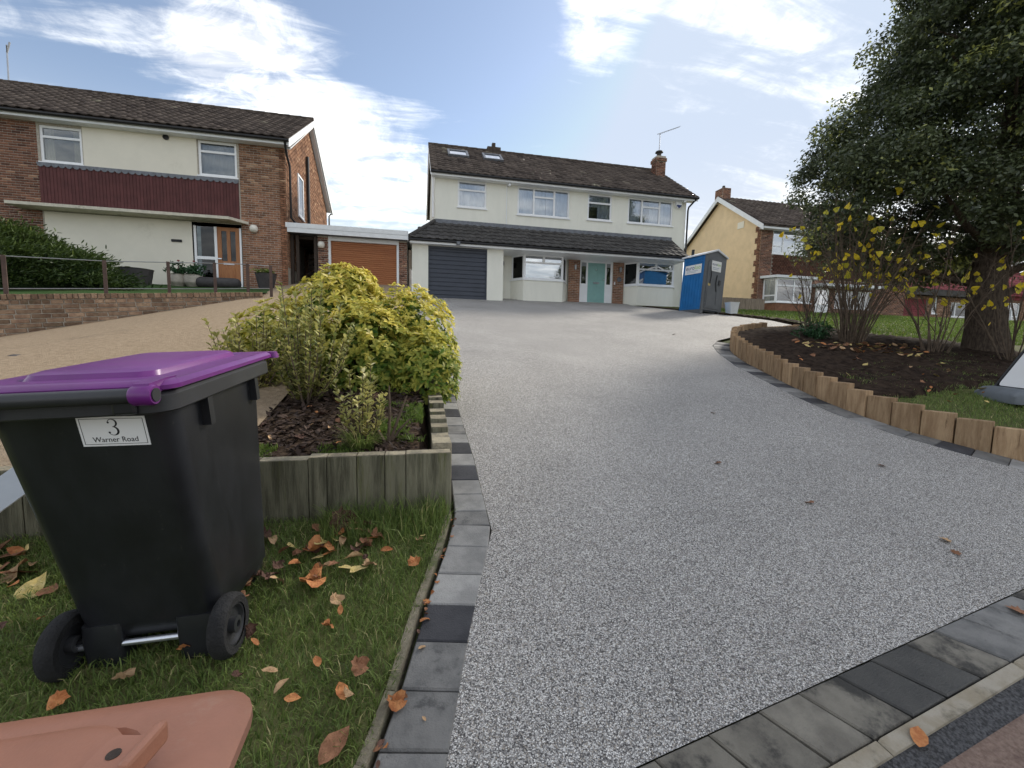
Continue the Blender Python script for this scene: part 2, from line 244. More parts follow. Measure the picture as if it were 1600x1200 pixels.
# ------------------------------------------------------------------ builders
ORG = {}
def org(p): return ORG.get(p.name, Vector((0, 0, 0))) if p is not None else Vector((0, 0, 0))
def put(name, me, parent=None, loc=None):
    o = bpy.data.objects.new(name, me); COL.objects.link(o)
    if parent is not None: o.parent = parent
    ORG[o.name] = org(parent).copy()
    return o
def thing(name, label, cat, loc, group=None, kind=None):
    o = bpy.data.objects.new(name, None); COL.objects.link(o); o.location = loc; o.empty_display_size = .2
    ORG[o.name] = Vector(loc); tag(o, label, cat, group); return o
def tag(o, label=None, cat=None, group=None, kind=None):
    if label: o['label'] = label
    if cat: o['category'] = cat
    if group: o['group'] = group
    if kind: o['kind'] = kind
    return o
class MB:
    def __init__(s): s.v = []; s.f = []
    def add(s, vs, fs):
        n = len(s.v); s.v += [tuple(p) for p in vs]; s.f += [tuple(i+n for i in f) for f in fs]; return s
    def box(s, x0, y0, z0, x1, y1, z1, M=None):
        vs = [Vector((x, y, z)) for z in (z0, z1) for y in (y0, y1) for x in (x0, x1)]
        if M is not None: vs = [M @ p for p in vs]
        return s.add(vs, [(0, 2, 3, 1), (4, 5, 7, 6), (0, 1, 5, 4), (2, 6, 7, 3), (0, 4, 6, 2), (1, 3, 7, 5)])
    def prism(s, poly, d):          # closed polygon (3D points) extruded by vector d
        n = len(poly); d = Vector(d); vs = [Vector(p) for p in poly] + [Vector(p)+d for p in poly]
        return s.add(vs, [tuple(range(n))[::-1], tuple(range(n, 2*n))] + [(i, (i+1) % n, n+(i+1) % n, n+i) for i in range(n)])
    def quad(s, *p): return s.add(p, [(0, 1, 2, 3)])
    def tube(s, pts, rad, seg=8, cap=True):
        pts = [Vector(p) for p in pts]; rad = rad if isinstance(rad, (list, tuple)) else [rad]*len(pts); n0 = len(s.v)
        prev = None
        for i, p in enumerate(pts):
            t = (pts[min(i+1, len(pts)-1)]-pts[max(i-1, 0)]).normalized()
            if prev is None: a = t.orthogonal().normalized()
            else: a = (prev-t*prev.dot(t)); a = a.normalized() if a.length > 1e-6 else t.orthogonal().normalized()
            prev = a; b = t.cross(a)
            s.v += [tuple(p+(a*math.cos(k*2*math.pi/seg)+b*math.sin(k*2*math.pi/seg))*rad[i]) for k in range(seg)]
        for i in range(len(pts)-1):
            for k in range(seg):
                q = n0+i*seg; s.f.append((q+k, q+(k+1) % seg, q+seg+(k+1) % seg, q+seg+k))
        if cap: s.f.append(tuple(range(n0, n0+seg))[::-1]); s.f.append(tuple(range(n0+(len(pts)-1)*seg, n0+len(pts)*seg)))
        return s
    def lathe(s, prof, c, seg=20, M=None, cap=True):   # prof: (r, z)
        n0 = len(s.v); c = Vector(c)
        for r, z in prof:
            for k in range(seg):
                p = Vector((r*math.cos(k*2*math.pi/seg), r*math.sin(k*2*math.pi/seg), z))
                s.v.append(tuple((M @ p if M is not None else p)+c))
        for i in range(len(prof)-1):
            for k in range(seg):
                q = n0+i*seg; s.f.append((q+k, q+(k+1) % seg, q+seg+(k+1) % seg, q+seg+k))
        if cap: s.f.append(tuple(range(n0, n0+seg))[::-1]); s.f.append(tuple(range(n0+(len(prof)-1)*seg, n0+len(prof)*seg)))
        return s
    def loft(s, rings):             # list of closed rings with equal counts, capped
        n0 = len(s.v); n = len(rings[0])
        for r in rings: s.v += [tuple(p) for p in r]
        for i in range(len(rings)-1):
            for k in range(n):
                q = n0+i*n; s.f.append((q+k, q+(k+1) % n, q+n+(k+1) % n, q+n+k))
        s.f.append(tuple(range(n0, n0+n))[::-1]); s.f.append(tuple(range(n0+(len(rings)-1)*n, n0+len(rings)*n)))
        return s
    def build(s, name, m, parent=None, smooth=0, M=None, bevel=0):
        o0 = org(parent); vs = s.v
        if M is not None: vs = [tuple(M @ Vector(p)) for p in vs]
        me = bpy.data.meshes.new(name); me.from_pydata([(p[0]-o0.x, p[1]-o0.y, p[2]-o0.z) for p in vs], [], s.f)
        bm = bmesh.new(); bm.from_mesh(me); bmesh.ops.recalc_face_normals(bm, faces=bm.faces); bm.to_mesh(me); bm.free()
        me.materials.append(MATS[m])
        if smooth:
            me.polygons.foreach_set('use_smooth', [True]*len(me.polygons)); me.set_sharp_from_angle(angle=R(smooth))
        o = put(name, me, parent)
        if bevel:
            bv = o.modifiers.new('bevel', 'BEVEL'); bv.width = bevel; bv.segments = 2; bv.limit_method = 'ANGLE'; bv.angle_limit = R(40)
        return o
def sheet(name, poly, m, kind='structure', parent=None, thick=0):
    mb = MB()
    if thick: mb.prism(poly, (0, 0, -thick))
    else: mb.add(poly, [tuple(range(len(poly)))])
    return tag(mb.build(name, m, parent), kind=kind if parent is None else None)
def npmesh(name, V, Fq, m, parent=None, tone=None, kind=None, loc0=None):
    """Fast mesh from numpy: V (n,3), Fq (k,4) or (k,3) with the same number of corners each, per-face tone."""
    o0 = org(parent) if loc0 is None else loc0
    V = V-np.array(o0)
    me = bpy.data.meshes.new(name); k = Fq.shape[1]
    me.vertices.add(len(V)); me.vertices.foreach_set('co', V.astype(np.float32).ravel())
    me.loops.add(Fq.size); me.loops.foreach_set('vertex_index', Fq.astype(np.int32).ravel())
    me.polygons.add(len(Fq)); me.polygons.foreach_set('loop_start', np.arange(0, Fq.size, k, dtype=np.int32))
    me.update(calc_edges=True); me.validate()
    if tone is not None:
        a = me.attributes.new('tone', 'FLOAT', 'FACE'); a.data.foreach_set('value', tone.astype(np.float32))
    me.materials.append(MATS[m]); o = put(name, me, parent)
    if kind: o['kind'] = kind
    return o
def leaves(centers, normals, size, aspect=.45, tone=None, fold=.25, jitter=.5):
    """Each leaf: two quads-as-one bent rhombus (4 verts + midrib), returned as arrays."""
    n = len(centers)
    d = normals + rng.normal(0, jitter, (n, 3)); d /= np.linalg.norm(d, axis=1)[:, None]+1e-9
    r = rng.normal(0, 1, (n, 3)); t = np.cross(d, r); t /= np.linalg.norm(t, axis=1)[:, None]+1e-9
    s = np.cross(d, t)
    L = (size*(.7+.6*rng.random(n)))[:, None] if np.isscalar(size) else size[:, None]
    b = centers; tip = centers+t*L; mid = centers+t*L*.5
    a1 = mid+s*L*aspect*.5+d*L*fold*.3; a2 = mid-s*L*aspect*.5+d*L*fold*.3
    V = np.stack([b, a1, tip, a2], 1).reshape(-1, 3); F = np.arange(4*n).reshape(n, 4)
    return V, F
def unit(v): return v/(np.linalg.norm(v, axis=-1, keepdims=True)+1e-9)
def G(x, y):                        # ground height everywhere
    z = .183*min(y, 18.8) if y > .6 else .11+.04*(y-.6)
    if x < -3: z -= .12*min(-3-x, 6)*(1 if y > 3.2 else 0)
    return z
RLA, RLB = .735-.168*2.8, .168       # right-hand lawn plane
def RL(y): return RLA+RLB*min(y, 18.0)
# ------------------------------------------------------------------ ground
def ground():
    xs = [-900, -300, -90] + list(np.arange(-40, 61, 1.0)) + [120, 400, 900]; ys = [-900, -200, -60] + list(np.arange(-20, 17.9, .5)) + [18.3, 18.8, 22, 40, 100, 300, 900]
    V = []; F = []
    for y in ys:
        for x in xs: V.append((x, y, G(x, y)-.06-(.25 if (x > 7 and y < 2) else 0)))
    nx = len(xs)
    for j in range(len(ys)-1):
        for i in range(nx-1): F.append((j*nx+i, j*nx+i+1, (j+1)*nx+i+1, (j+1)*nx+i))
    tag(MB().add(V, F).build('ground', 'far_ground'), kind='structure')
ground()
def D3(p, dz=0.0): return Vector((p[0], p[1], .183*p[1]+dz))
L_IN = [(.02, 1.0), (.09, 1.21), (.21, 1.66), (.28, 1.89), (.43, 2.37), (.44, 2.87), (.45, 3.32), (.44, 4.45), (.45, 5.69), (.42, 7.2)]
R_IN = [(5.36, 1.95), (5.27, 2.3), (5.21, 2.66), (5.04, 3.02), (4.87, 3.47), (4.82, 4.15), (4.93, 4.8), (5.11, 5.44), (5.4, 6.48), (5.94, 7.68), (6.36, 8.38), (7.0, 9.05), (7.9, 9.65), (8.75, 10.15), (10.4, 10.75), (11.7, 11.6), (12.6, 12.6), (12.8, 13.7), (12.2, 14.8), (11.2, 15.7), (10.2, 16.6), (9.3, 17.5), (9.3, 18.6)]
def front_in(x): return 1.002+.1695*x
def front_out(x): return .795+.168*x
drive_poly = [D3(p) for p in L_IN] + [D3((-.12, 12.5)), D3((-.25, 17.0)), D3((-.25, 18.7))] + [D3(p) for p in R_IN[::-1]] + [D3((x, front_in(x))) for x in (5.36, 3.1, 1.6, .7)]
sheet('driveway', drive_poly, 'resin')
# ------------------------------------------------------------------ pavers and kerbs
def slab(parent, quad, zf, m, up=.004, thick=.06, gap=.004, bev=.006, name='paver'):
    c = sum((Vector((*q, 0)) for q in quad), Vector())/4
    q = [Vector((*p, 0)) for p in quad]; q = [p+(c-p).normalized()*gap for p in q]
    zz = lambda p: zf(p)
    b = [Vector((p.x, p.y, zz(p)-thick)) for p in q]; t0 = [Vector((p.x, p.y, zz(p)+up-bev)) for p in q]
    t1 = [p+(c-p).normalized()*bev*1.3 for p in q]; t1 = [Vector((p.x, p.y, zz(p)+up)) for p in t1]
    return MB().loft([b, t0, t1]).build(name, m, parent)
dz = lambda p: .183*p.y
def lerp_line(line, y):
    for a, b in zip(line[:-1], line[1:]):
        if a[1] <= y <= b[1]:
            t = (y-a[1])/(b[1]-a[1]); return a[0]+(b[0]-a[0])*t
    return line[0][0] if y < line[0][1] else line[-1][0]
L_OUT = [(-.2, 1.0), (-.12, 1.25), (-.045, 1.48), (.05, 1.85), (.165, 2.23), (.235, 2.55), (.245, 3.0), (.25, 3.6), (.235, 5.39), (.21, 7.2)]
strip = sheet('paver_strip', [D3(p, -.012) for p in L_OUT] + [D3(p, -.012) for p in L_IN[::-1]], 'joint_sand')
rows = [(1262, 'm'), (1168, 'm'), (1077, 'm'), (1003, 'd'), (947, 'l'), (900, 'l'), (858, 'l'), (824, 'x'), (802, 'l'), (775, 'l'), (752, 'd'), (729, 'l'), (710, 'd'), (693, 'l'), (679, 'x'), (666, 'l'), (652, 'd'), (640, 'l'), (630, 'm'), (620, 'd'), (611, 'l'), (600, 'm'), (592, 'l')]
yb = [U(700, r[0]).y for r in rows] + [5.95, 6.2, 6.45, 6.7, 6.95, 7.2]
kinds = [r[1] for r in rows] + list('ldlmdl')
MK = dict(m='paver_mid', d='paver_dark', l='paver_light', x='paver_mid')
for i in range(len(yb)-1):
    y0, y1 = yb[i], yb[i+1]; k = .04 if y0 < 2.3 else .015
    slab(strip, [(lerp_line(L_OUT, y0), y0+k*.6), (lerp_line(L_IN, y0), y0-k*.4), (lerp_line(L_IN, y1), y1-k*.4), (lerp_line(L_OUT, y1), y1+k*.6)], dz, MK[kinds[i]], up=.003+.003*rng.random())
# front threshold of large pavers with damp patches, cream edging and the road
xin = [U(x, y).x for x, y in ((1022, 1186), (1105, 1146), (1184, 1111), (1247, 1084), (1307, 1056), (1360, 1032), (1416, 1009), (1465, 991), (1504, 968), (1544, 949), (1581, 932))]
st = xin[-1]-xin[-2]
xin = [xin[0]-.42, xin[0]-.28, xin[0]-.14] + xin + [xin[-1]+.24*i for i in range(1, 9)]
thr = sheet('threshold_strip', [D3((x, front_in(x)), -.012) for x in (-.25, 6)] + [D3((x, front_out(x)), -.012) for x in (6, -.25)], 'joint_sand')
kf = ['l', 'm', 'o', 'o', 'o', 'o', 'o', 'w', 'w', 'o', 'm', 'm', 'm', 'o'] + list('mommomom')
MK.update(o='paver_worn', w='paver_wet')
for i in range(len(xin)-1):
    a, b = xin[i], xin[i+1]; sh = .10+.07*min(1, max(0, (a-.6)/2))
    slab(thr, [(a+sh, front_out(a+sh)), (b+sh, front_out(b+sh)), (b, front_in(b)), (a, front_in(a))], dz, MK[kf[i]], up=.003+.002*rng.random())
def kerbpiece(name, x0, x1, off0, off1, m, parent=None, up=.012):
    f = lambda x, o: Vector((x+o*.15, front_out(x)-o, .183*(front_out(x)-o)))
    q = [f(x0, off0), f(x1, off0), f(x1, off1), f(x0, off1)]
    return slab(parent, [(p.x, p.y) for p in q], dz, m, up=up, thick=.12, gap=.002, bev=.008, name=name)
ke = thing('kerb_edging', 'long pale concrete edging between the front pavers and the black tarmac', 'kerb', (2, front_out(2), .183*front_out(2)))
for a, b in ((-.4, .62), (.62, 1.53), (1.53, 2.44), (2.44, 3.35), (3.35, 4.26), (4.26, 5.2)): kerbpiece('edging_stone', a, b, .004, .052, 'edging_concrete', ke, up=.004)
RZ = .175
road_poly = [(-9, -.75-.02), (6.2, front_out(6.2)-.05), (9, 1.6), (9, -1.0), (-9, -6)]
_p, _q = U(1462, 1200), U(1600, 1112); _k = (_q.y-_p.y)/(_q.x-_p.x)
def foot_in(x): return _p.y+_k*(x-_p.x)
tar = [Vector((x, front_out(x)-.052, .183*(front_out(x)-.052)-.006)) for x in (-1.2, .5, 2.5, 5.4)] + [Vector((x, min(foot_in(x), front_out(x)-.06)-.02, .183*(foot_in(x)-.02)-.012)) for x in (5.4, 2.5, .5, -1.2)]
sheet('tarmac_patch', tar, 'new_tarmac')
fw = [Vector((x, min(foot_in(x), front_out(x)-.06), .183*foot_in(x)-.008)) for x in (-1.5, 5.6)] + [Vector((6, -.9, -.05)), Vector((-1.5, -1.8, -.1))]
sheet('footway', fw, 'red_footway')
sheet('road', [Vector((-60, -11.5, -.06)), Vector((-1.5, -1.8, -.108)), Vector((6, -.9, -.058)), Vector((60, 8, .1)), Vector((60, -14, -.2)), Vector((-60, -25, -.3))], 'new_tarmac')
# narrow concrete edging along the verge
ve = thing('verge_kerb', 'narrow mossy concrete edging strip between the grass verge and the left pavers', 'kerb', D3((.0, 1.8)))
vp = [(-.36, .85), (-.16, 1.25), (-.085, 1.48), (.005, 1.85), (.12, 2.23), (.20, 2.56)]
for a, b in zip(vp[:-1], vp[1:]):
    d = (Vector(b)-Vector(a)).normalized(); n = Vector((d.y, -d.x))*-.017
    slab(ve, [(a[0]+n.x, a[1]+n.y), (a[0]-n.x, a[1]-n.y), (b[0]-n.x, b[1]-n.y), (b[0]+n.x, b[1]+n.y)], dz, 'verge_edging', up=.012+.008*rng.random(), thick=.1, gap=.001, name='edging_stone')
# verge
verge_poly = [(-6, -.2), (-.36, .8)] + vp + [(.2, 2.62), (-6, 2.75)]
sheet('verge', [D3(p, -.004) for p in verge_poly], 'verge_turf')
def inside(poly, x, y):
    c = np.zeros(len(x), bool); n = len(poly)
    for i in range(n):
        (x0, y0), (x1, y1) = poly[i][:2], poly[i-1][:2]
        c ^= ((y0 > y) != (y1 > y)) & (x < (x1-x0)*(y-y0)/(y1-y0+1e-12)+x0)
    return c
def grass(name, poly, n, h, w, zf, m, label, cat='grass', dens=None, lean=.5):
    P = np.array([p[:2] for p in poly]); lo, hi = P.min(0), P.max(0)
    x = rng.uniform(lo[0], hi[0], n*3); y = rng.uniform(lo[1], hi[1], n*3); k = inside(poly, x, y)
    if dens is not None: k &= rng.random(len(x)) < dens(x, y)
    x, y = x[k][:n], y[k][:n]; n = len(x); z = zf(x, y)
    hh = h*(.45+.9*rng.random(n)); a = rng.uniform(0, 2*np.pi, n); dx, dy = np.cos(a), np.sin(a)
    le = lean*hh*rng.uniform(.2, 1.5, n); b = rng.uniform(0, 2*np.pi, n); lx, ly = np.cos(b)*le, np.sin(b)*le; ww = w*(.6+.8*rng.random(n))
    base = np.stack([x, y, z-.004], 1); wv = np.stack([dx*ww, dy*ww, 0*x], 1)
    mid = base+np.stack([lx*.35, ly*.35, hh*.6], 1); tip = base+np.stack([lx, ly, hh*np.clip(1.05-.35*le/hh, .35, 1)], 1)
    V = np.stack([base-wv, base+wv, mid+wv*.7, mid-wv*.7, tip+wv*.1, tip-wv*.1], 1).reshape(-1, 3)
    i = np.arange(n)[:, None]*6
    F = np.concatenate([i+np.array([0, 1, 2, 3]), i+np.array([3, 2, 4, 5])], 1).reshape(-1, 4)
    t = np.repeat(np.clip(rng.normal(.45, .28, n), 0, 1), 2)
    o = npmesh(name, V, F, m, None, t, 'stuff'); return tag(o, label, cat)
vz = lambda x, y: .183*y
near = lambda x, y: np.clip(1.25-.28*np.maximum(0, -1.6-x), .15, 1)
grass('verge_grass', [(-3.2, .3), (-.36, .8)] + [(p[0]-.004, p[1]) for p in vp] + [(.19, 2.58), (-3.2, 2.7)], 62000, .050, .0020, vz, 'grass_blade', 'short green grass of the verge round the wheelie bins', dens=near, lean=.9)
tuft = lambda x, y: np.clip((y-2.28)/.25, 0, 1)
grass('verge_tall_grass', [(-.45, 2.2), (.15, 2.25), (.2, 2.58), (-.5, 2.56)], 1200, .14, .0022, vz, 'grass_blade', 'longer green grass growing against the old timber wall', dens=tuft, lean=.6)
# ------------------------------------------------------------------ left raised bed, tan drive, timber
def ZT(x, y):
    z = .80+.19*(y-2.7)
    if x < -3.65: z -= .19*min(-3.65-x, 6)*min(1, max(0, (y-3)/5))
    return z
def tan_drive():
    V = []; F = []; xs = list(np.linspace(-14, -.9, 28)); ys = list(np.linspace(2.72, 17.4, 30)); nx = len(xs)
    for y in ys:
        for x in xs:
            xx = x if x > -14 else x
            V.append((xx if not (x == xs[-1]) else (-1.05 if y < 7.5 else -.28), y, ZT(x, y)))
    for j in range(len(ys)-1):
        for i in range(nx-1): F.append((j*nx+i, j*nx+i+1, (j+1)*nx+i+1, (j+1)*nx+i))
    tag(MB().add(V, F).build('concrete_drive', 'tan_concrete', smooth=30), kind='structure')
tan_drive()
def tan_joint():                     # dark tar joint across the concrete drive
    a, b = U(15, 551, .80-.19*2.7, .19), U(180, 556, .80-.19*2.7, .19)
    d = (b-a); pts = []
    V = [Vector((p.x, p.y+o, ZT(p.x, p.y+o)+.006)) for p, o in ((a, -.035), (b+d*.5, -.035), (b+d*.5, .035), (a, .035))]
    sheet('drive_joint', V, 'paver_dark')
tan_joint()
bed = [(-1.1, 2.72), (.07, 2.72), (.09, 7.4), (-1.1, 7.4)]
def soilgrid(name, poly, zf, m, step=.08, amp=.035):
    P = np.array(poly); lo, hi = P.min(0), P.max(0); xs = np.arange(lo[0], hi[0]+step, step); ys = np.arange(lo[1], hi[1]+step, step)
    X, Y = np.meshgrid(xs, ys); k = inside(poly, X.ravel(), Y.ravel()).reshape(X.shape)
    Z = np.array([[zf(x, y) for x in xs] for y in ys]) + rng.random(X.shape)*amp - (~k)*.22
    V = np.stack([X, Y, Z], 2).reshape(-1, 3); nx = len(xs); i = (np.arange(len(ys)-1)[:, None]*nx+np.arange(nx-1)).ravel()
    F = np.stack([i, i+1, i+nx+1, i+nx], 1); kk = k.ravel(); F = F[kk[F].any(1)]
    o = npmesh(name, V, F, m); o.data.polygons.foreach_set('use_smooth', [True]*len(F)); return tag(o, kind='structure')
bz = lambda x, y: .765+.19*(y-2.7)
soilgrid('planting_bed', bed, bz, 'soil_dry')
tw = thing('timber_wall', 'weathered green-grey timber wall of upright boards in front of the raised bed', 'wall', D3((-.9, 2.6)))
bx = [(x, onY(x, 700, 2.6).x) for x in (705, 634, 601, 557, 510, 481, 402, 345, 290, 235, 180, 125, 75, 30, -20, -80, -150, -230)]
for (pa, xa), (pb, xb) in zip(bx[:-1], bx[1:]):
    top = .838+.003*rng.random()-(.012 if xb < -.7 else 0); y0 = 2.59+.004*rng.random(); w = abs(xa-xb)
    MB().box(xb+.002, y0, .35, xa-.002, y0+.09, top).build('board', 'sleeper_old', tw, bevel=.003)
    MB().box(xb+.003, y0+.002, top, xa-.003, y0+.088, top+.004).build('board_top', 'sleeper_top', tw)
ts = thing('timber_edging', 'low weathered timber blocks edging the raised bed beside the left pavers', 'wall', D3((.15, 4)))
yy = 2.70; k = 0
while yy < 7.3:
    L = .17+.05*rng.random(); xr = lerp_line(L_OUT, yy)-.012; top = .86+.19*(yy-2.7)*.82+.02*rng.random()-(.03 if k > 0 else -.004)
    MB().box(xr-.12, yy+.004, .183*yy-.05, xr, yy+L-.004, top).build('block', 'sleeper_top' if k < 1 else 'sleeper_old', ts, bevel=.006)
    MB().box(xr-.118, yy+.006, top, xr-.002, yy+L-.006, top+.003).build('block_top', 'sleeper_top', ts)
    yy += L; k += 1
# bark mulch and small weeds in the raised bed
def chips(name, poly, n, zf, size, m, label, cat, up=.7):
    P = np.array(poly); lo, hi = P.min(0), P.max(0); x = rng.uniform(lo[0], hi[0], n*2); y = rng.uniform(lo[1], hi[1], n*2); k = inside(poly, x, y); x, y = x[k][:n], y[k][:n]
    c = np.stack([x, y, zf(x, y)+.006+.012*rng.random(len(x))], 1); nn = np.tile([0, 0, 1.0], (len(x), 1))
    V, F = leaves(c, nn, size, .42, jitter=.35, fold=.15)
    return tag(npmesh(name, V, F, m, None, np.clip(rng.beta(1.2, 2.5, len(F)), 0, 1), 'stuff'), label, cat)
bzv = lambda x, y: .785+.19*(y-2.7)
chips('bark_mulch', [(-1.05, 2.75), (.03, 2.75), (.03, 4.6), (-1.05, 4.6)], 2600, bzv, .055, 'bark_chip', 'dark bark mulch on the soil of the raised bed', 'mulch')
grass('bed_weeds', [(-.25, 2.95), (.06, 2.95), (.06, 3.7), (-.3, 3.7)], 3200, .04, .003, bzv, 'lawn_blade', 'patch of bright green moss and weeds in the raised bed corner', 'weeds', dens=lambda x, y: np.clip(np.sin(x*14+1)*np.cos(y*9)+.5, 0, 1))
grass('bed_weeds', [(-1.1, 2.72), (-.2, 2.72), (-.2, 2.9), (-1.1, 2.95)], 2200, .035, .003, bzv, 'lawn_blade', 'thin green weeds behind the timber wall near the black bin', 'weeds', dens=lambda x, y: np.clip(np.sin(x*11)+.4, 0, 1))
def tussock():
    c = U(562, 705, .80-.19*2.7, .19); n = 260; a = rng.uniform(0, 2*np.pi, n); r = .05*np.sqrt(rng.random(n)); L = rng.uniform(.09, .2, n)
    b = np.stack([c.x+r*np.cos(a), c.y+.05+r*np.sin(a)*.6, np.full(n, bz(0, c.y)+.02)], 1); o = np.stack([np.cos(a)*L*.75, np.sin(a)*L*.6, L*(.5+.6*rng.random(n))], 1)
    w = np.stack([-np.sin(a), np.cos(a), 0*a], 1)*.0028
    V = np.stack([b-w, b+w, b+o*.55+w+[0, 0, .03], b+o*.55-w+[0, 0, .03], b+o+w*.1-[0, 0, .02], b+o-w*.1-[0, 0, .02]], 1).reshape(-1, 3); i = np.arange(n)[:, None]*6
    F = np.concatenate([i+np.array([0, 1, 2, 3]), i+np.array([3, 2, 4, 5])], 1).reshape(-1, 4)
    tag(npmesh('grass_tussock', V, F, 'grass_blade', None, np.repeat(np.clip(rng.normal(.75, .2, n), 0, 1), 2)), 'small tuft of arching grass at the front of the raised bed', 'grass tuft')
tussock()
# ------------------------------------------------------------------ left garden: retaining wall, lawn, railing
P0, P1 = Vector((-7.3, 9.6, 2.17)), Vector((-3.55, 11.4, 2.56)); wd = (P1-P0); wdn = Vector((wd.x, wd.y, 0)).normalized(); wn_ = Vector((wdn.y, -wdn.x, 0))
A0 = P0-wd*.9; 
Q0, Q1 = Vector((-16, 16.95, 3.24)), Vector((-4.45, 16.95, 3.27))
def wallz(x): t = (x-P0.x)/(P1.x-P0.x); return P0.z+(P1.z-P0.z)*t
Vl = []; Fl = []
for j in range(11):
    for i in range(13):
        a = A0.lerp(P1, i/12); b = Q0.lerp(Q1, i/12); p = a.lerp(b, j/10); p.z += -.03+.02*math.sin(i*1.7+j); Vl.append(p)
for j in range(10):
    for i in range(12): Fl.append((j*13+i, j*13+i+1, (j+1)*13+i+1, (j+1)*13+i))
tag(MB().add(Vl, Fl).build('front_lawn', 'lawn_left', smooth=40), kind='structure')
gw = thing('garden_wall', 'low brick retaining wall stepping down beside the tan concrete drive', 'wall', (P0.x, P0.y, ZT(P0.x, P0.y)))
Mw = Matrix.Translation(A0) @ Matrix(((wdn.x, -wn_.x, 0), (wdn.y, -wn_.y, 0), (0, 0, 1))).to_4x4()
# wall local: x along, y into the bank, z relative to A0
wl_len = (P1-A0).to_2d().length; rise = (P1.z-A0.z)/wl_len
mbw = MB()
mbw.prism([Mw @ Vector(p) for p in ((0, .012, -1.3), (wl_len, .012, -1.0), (wl_len, .012, rise*wl_len-.012), (0, .012, -.012))], -wn_*.2)
mbw.build('mortar_core', 'mortar', gw)
BOXM = {}
def unitbox(m):
    if m not in BOXM:
        b = MB(); e = .06
        b.loft([[(-.5, .5, -.5), (.5, .5, -.5), (.5, .5, .5), (-.5, .5, .5)], [(-.5, -.5+e*2, -.5), (.5, -.5+e*2, -.5), (.5, -.5+e*2, .5), (-.5, -.5+e*2, .5)], [(-.5+e*.5, -.5, -.5+e), (.5-e*.5, -.5, -.5+e), (.5-e*.5, -.5, .5-e), (-.5+e*.5, -.5, .5-e)]])
        o = b.build('piece', m); BOXM[m] = o.data; COL.objects.unlink(o); bpy.data.objects.remove(o)
    return BOXM[m]
def piece(name, m, parent, pos, scale, rz=0, ry=0):
    o = bpy.data.objects.new(name, unitbox(m)); COL.objects.link(o); o.parent = parent; o.location = Vector(pos)-org(parent); o.scale = scale; o.rotation_euler = (0, ry, rz); return o
wr = math.atan2(wdn.y, wdn.x)
ra = -math.atan(rise)
for c in range(9):
    x = rng.uniform(-.2, 0); zc = -.14-.085*c
    while x < wl_len:
        L = rng.uniform(.2, .34)*(1 if c else .55); p = Mw @ Vector((x+L/2, .06-.012*rng.random(), rise*(x+L/2)+zc))
        if p.z+.05 > ZT(p.x, p.y)-.02 and x > 1.2: piece('brick', 'brick_old', gw, p, (L-.012, .12, .072), wr, ra)
        x += L
x = 0
while x < wl_len:                     # coping: bricks on edge
    L = rng.uniform(.075, .11); p = Mw @ Vector((x+L/2, .085, rise*(x+L/2)-.045+.006*rng.random()))
    if x > 1.4: piece('coping_brick', 'brick_old', gw, p, (L-.008, .22, .10), wr, ra)
    x += L
ra_ = thing('garden_railing', 'low railing of brown posts and thin wires above the brick garden wall', 'railing', P0)
tops = {}
pxs = ((10, 461, 400), (166, 459, 408), (265, 459, 410), (337, 459, 411.5), (388, 458, 413), (424, 457, 416))
def wallpoint(px, py):                # where a pixel column meets the vertical plane over the wall coping
    d = ray(px, py); n = wn_; p0 = P0-wn_*.12; t = (p0-Vector((0, 0, EYE))).dot(n)/d.dot(n); return Vector((0, 0, EYE))+d*t
posts = []
for px, yb_, yt in pxs:
    b = wallpoint(px, yb_); t = wallpoint(px-2, yt); b.z -= .1
    Mx = Matrix.Translation((b.x, b.y, 0)) @ Matrix.Rotation(wr, 4, 'Z')
    MB().box(-.03, -.02, b.z-.15, .03, .02, t.z+.015, Mx).build('post', 'rail_post', ra_); posts.append((b, t))
for f in (1.0, .27):
    pts = [b+(t-b)*f for b, t in posts]; pts = [pts[0]+(pts[0]-pts[1])*.8] + pts
    MB().tube(pts, .009, 6).build('rail_wire', 'metal_grey', ra_)
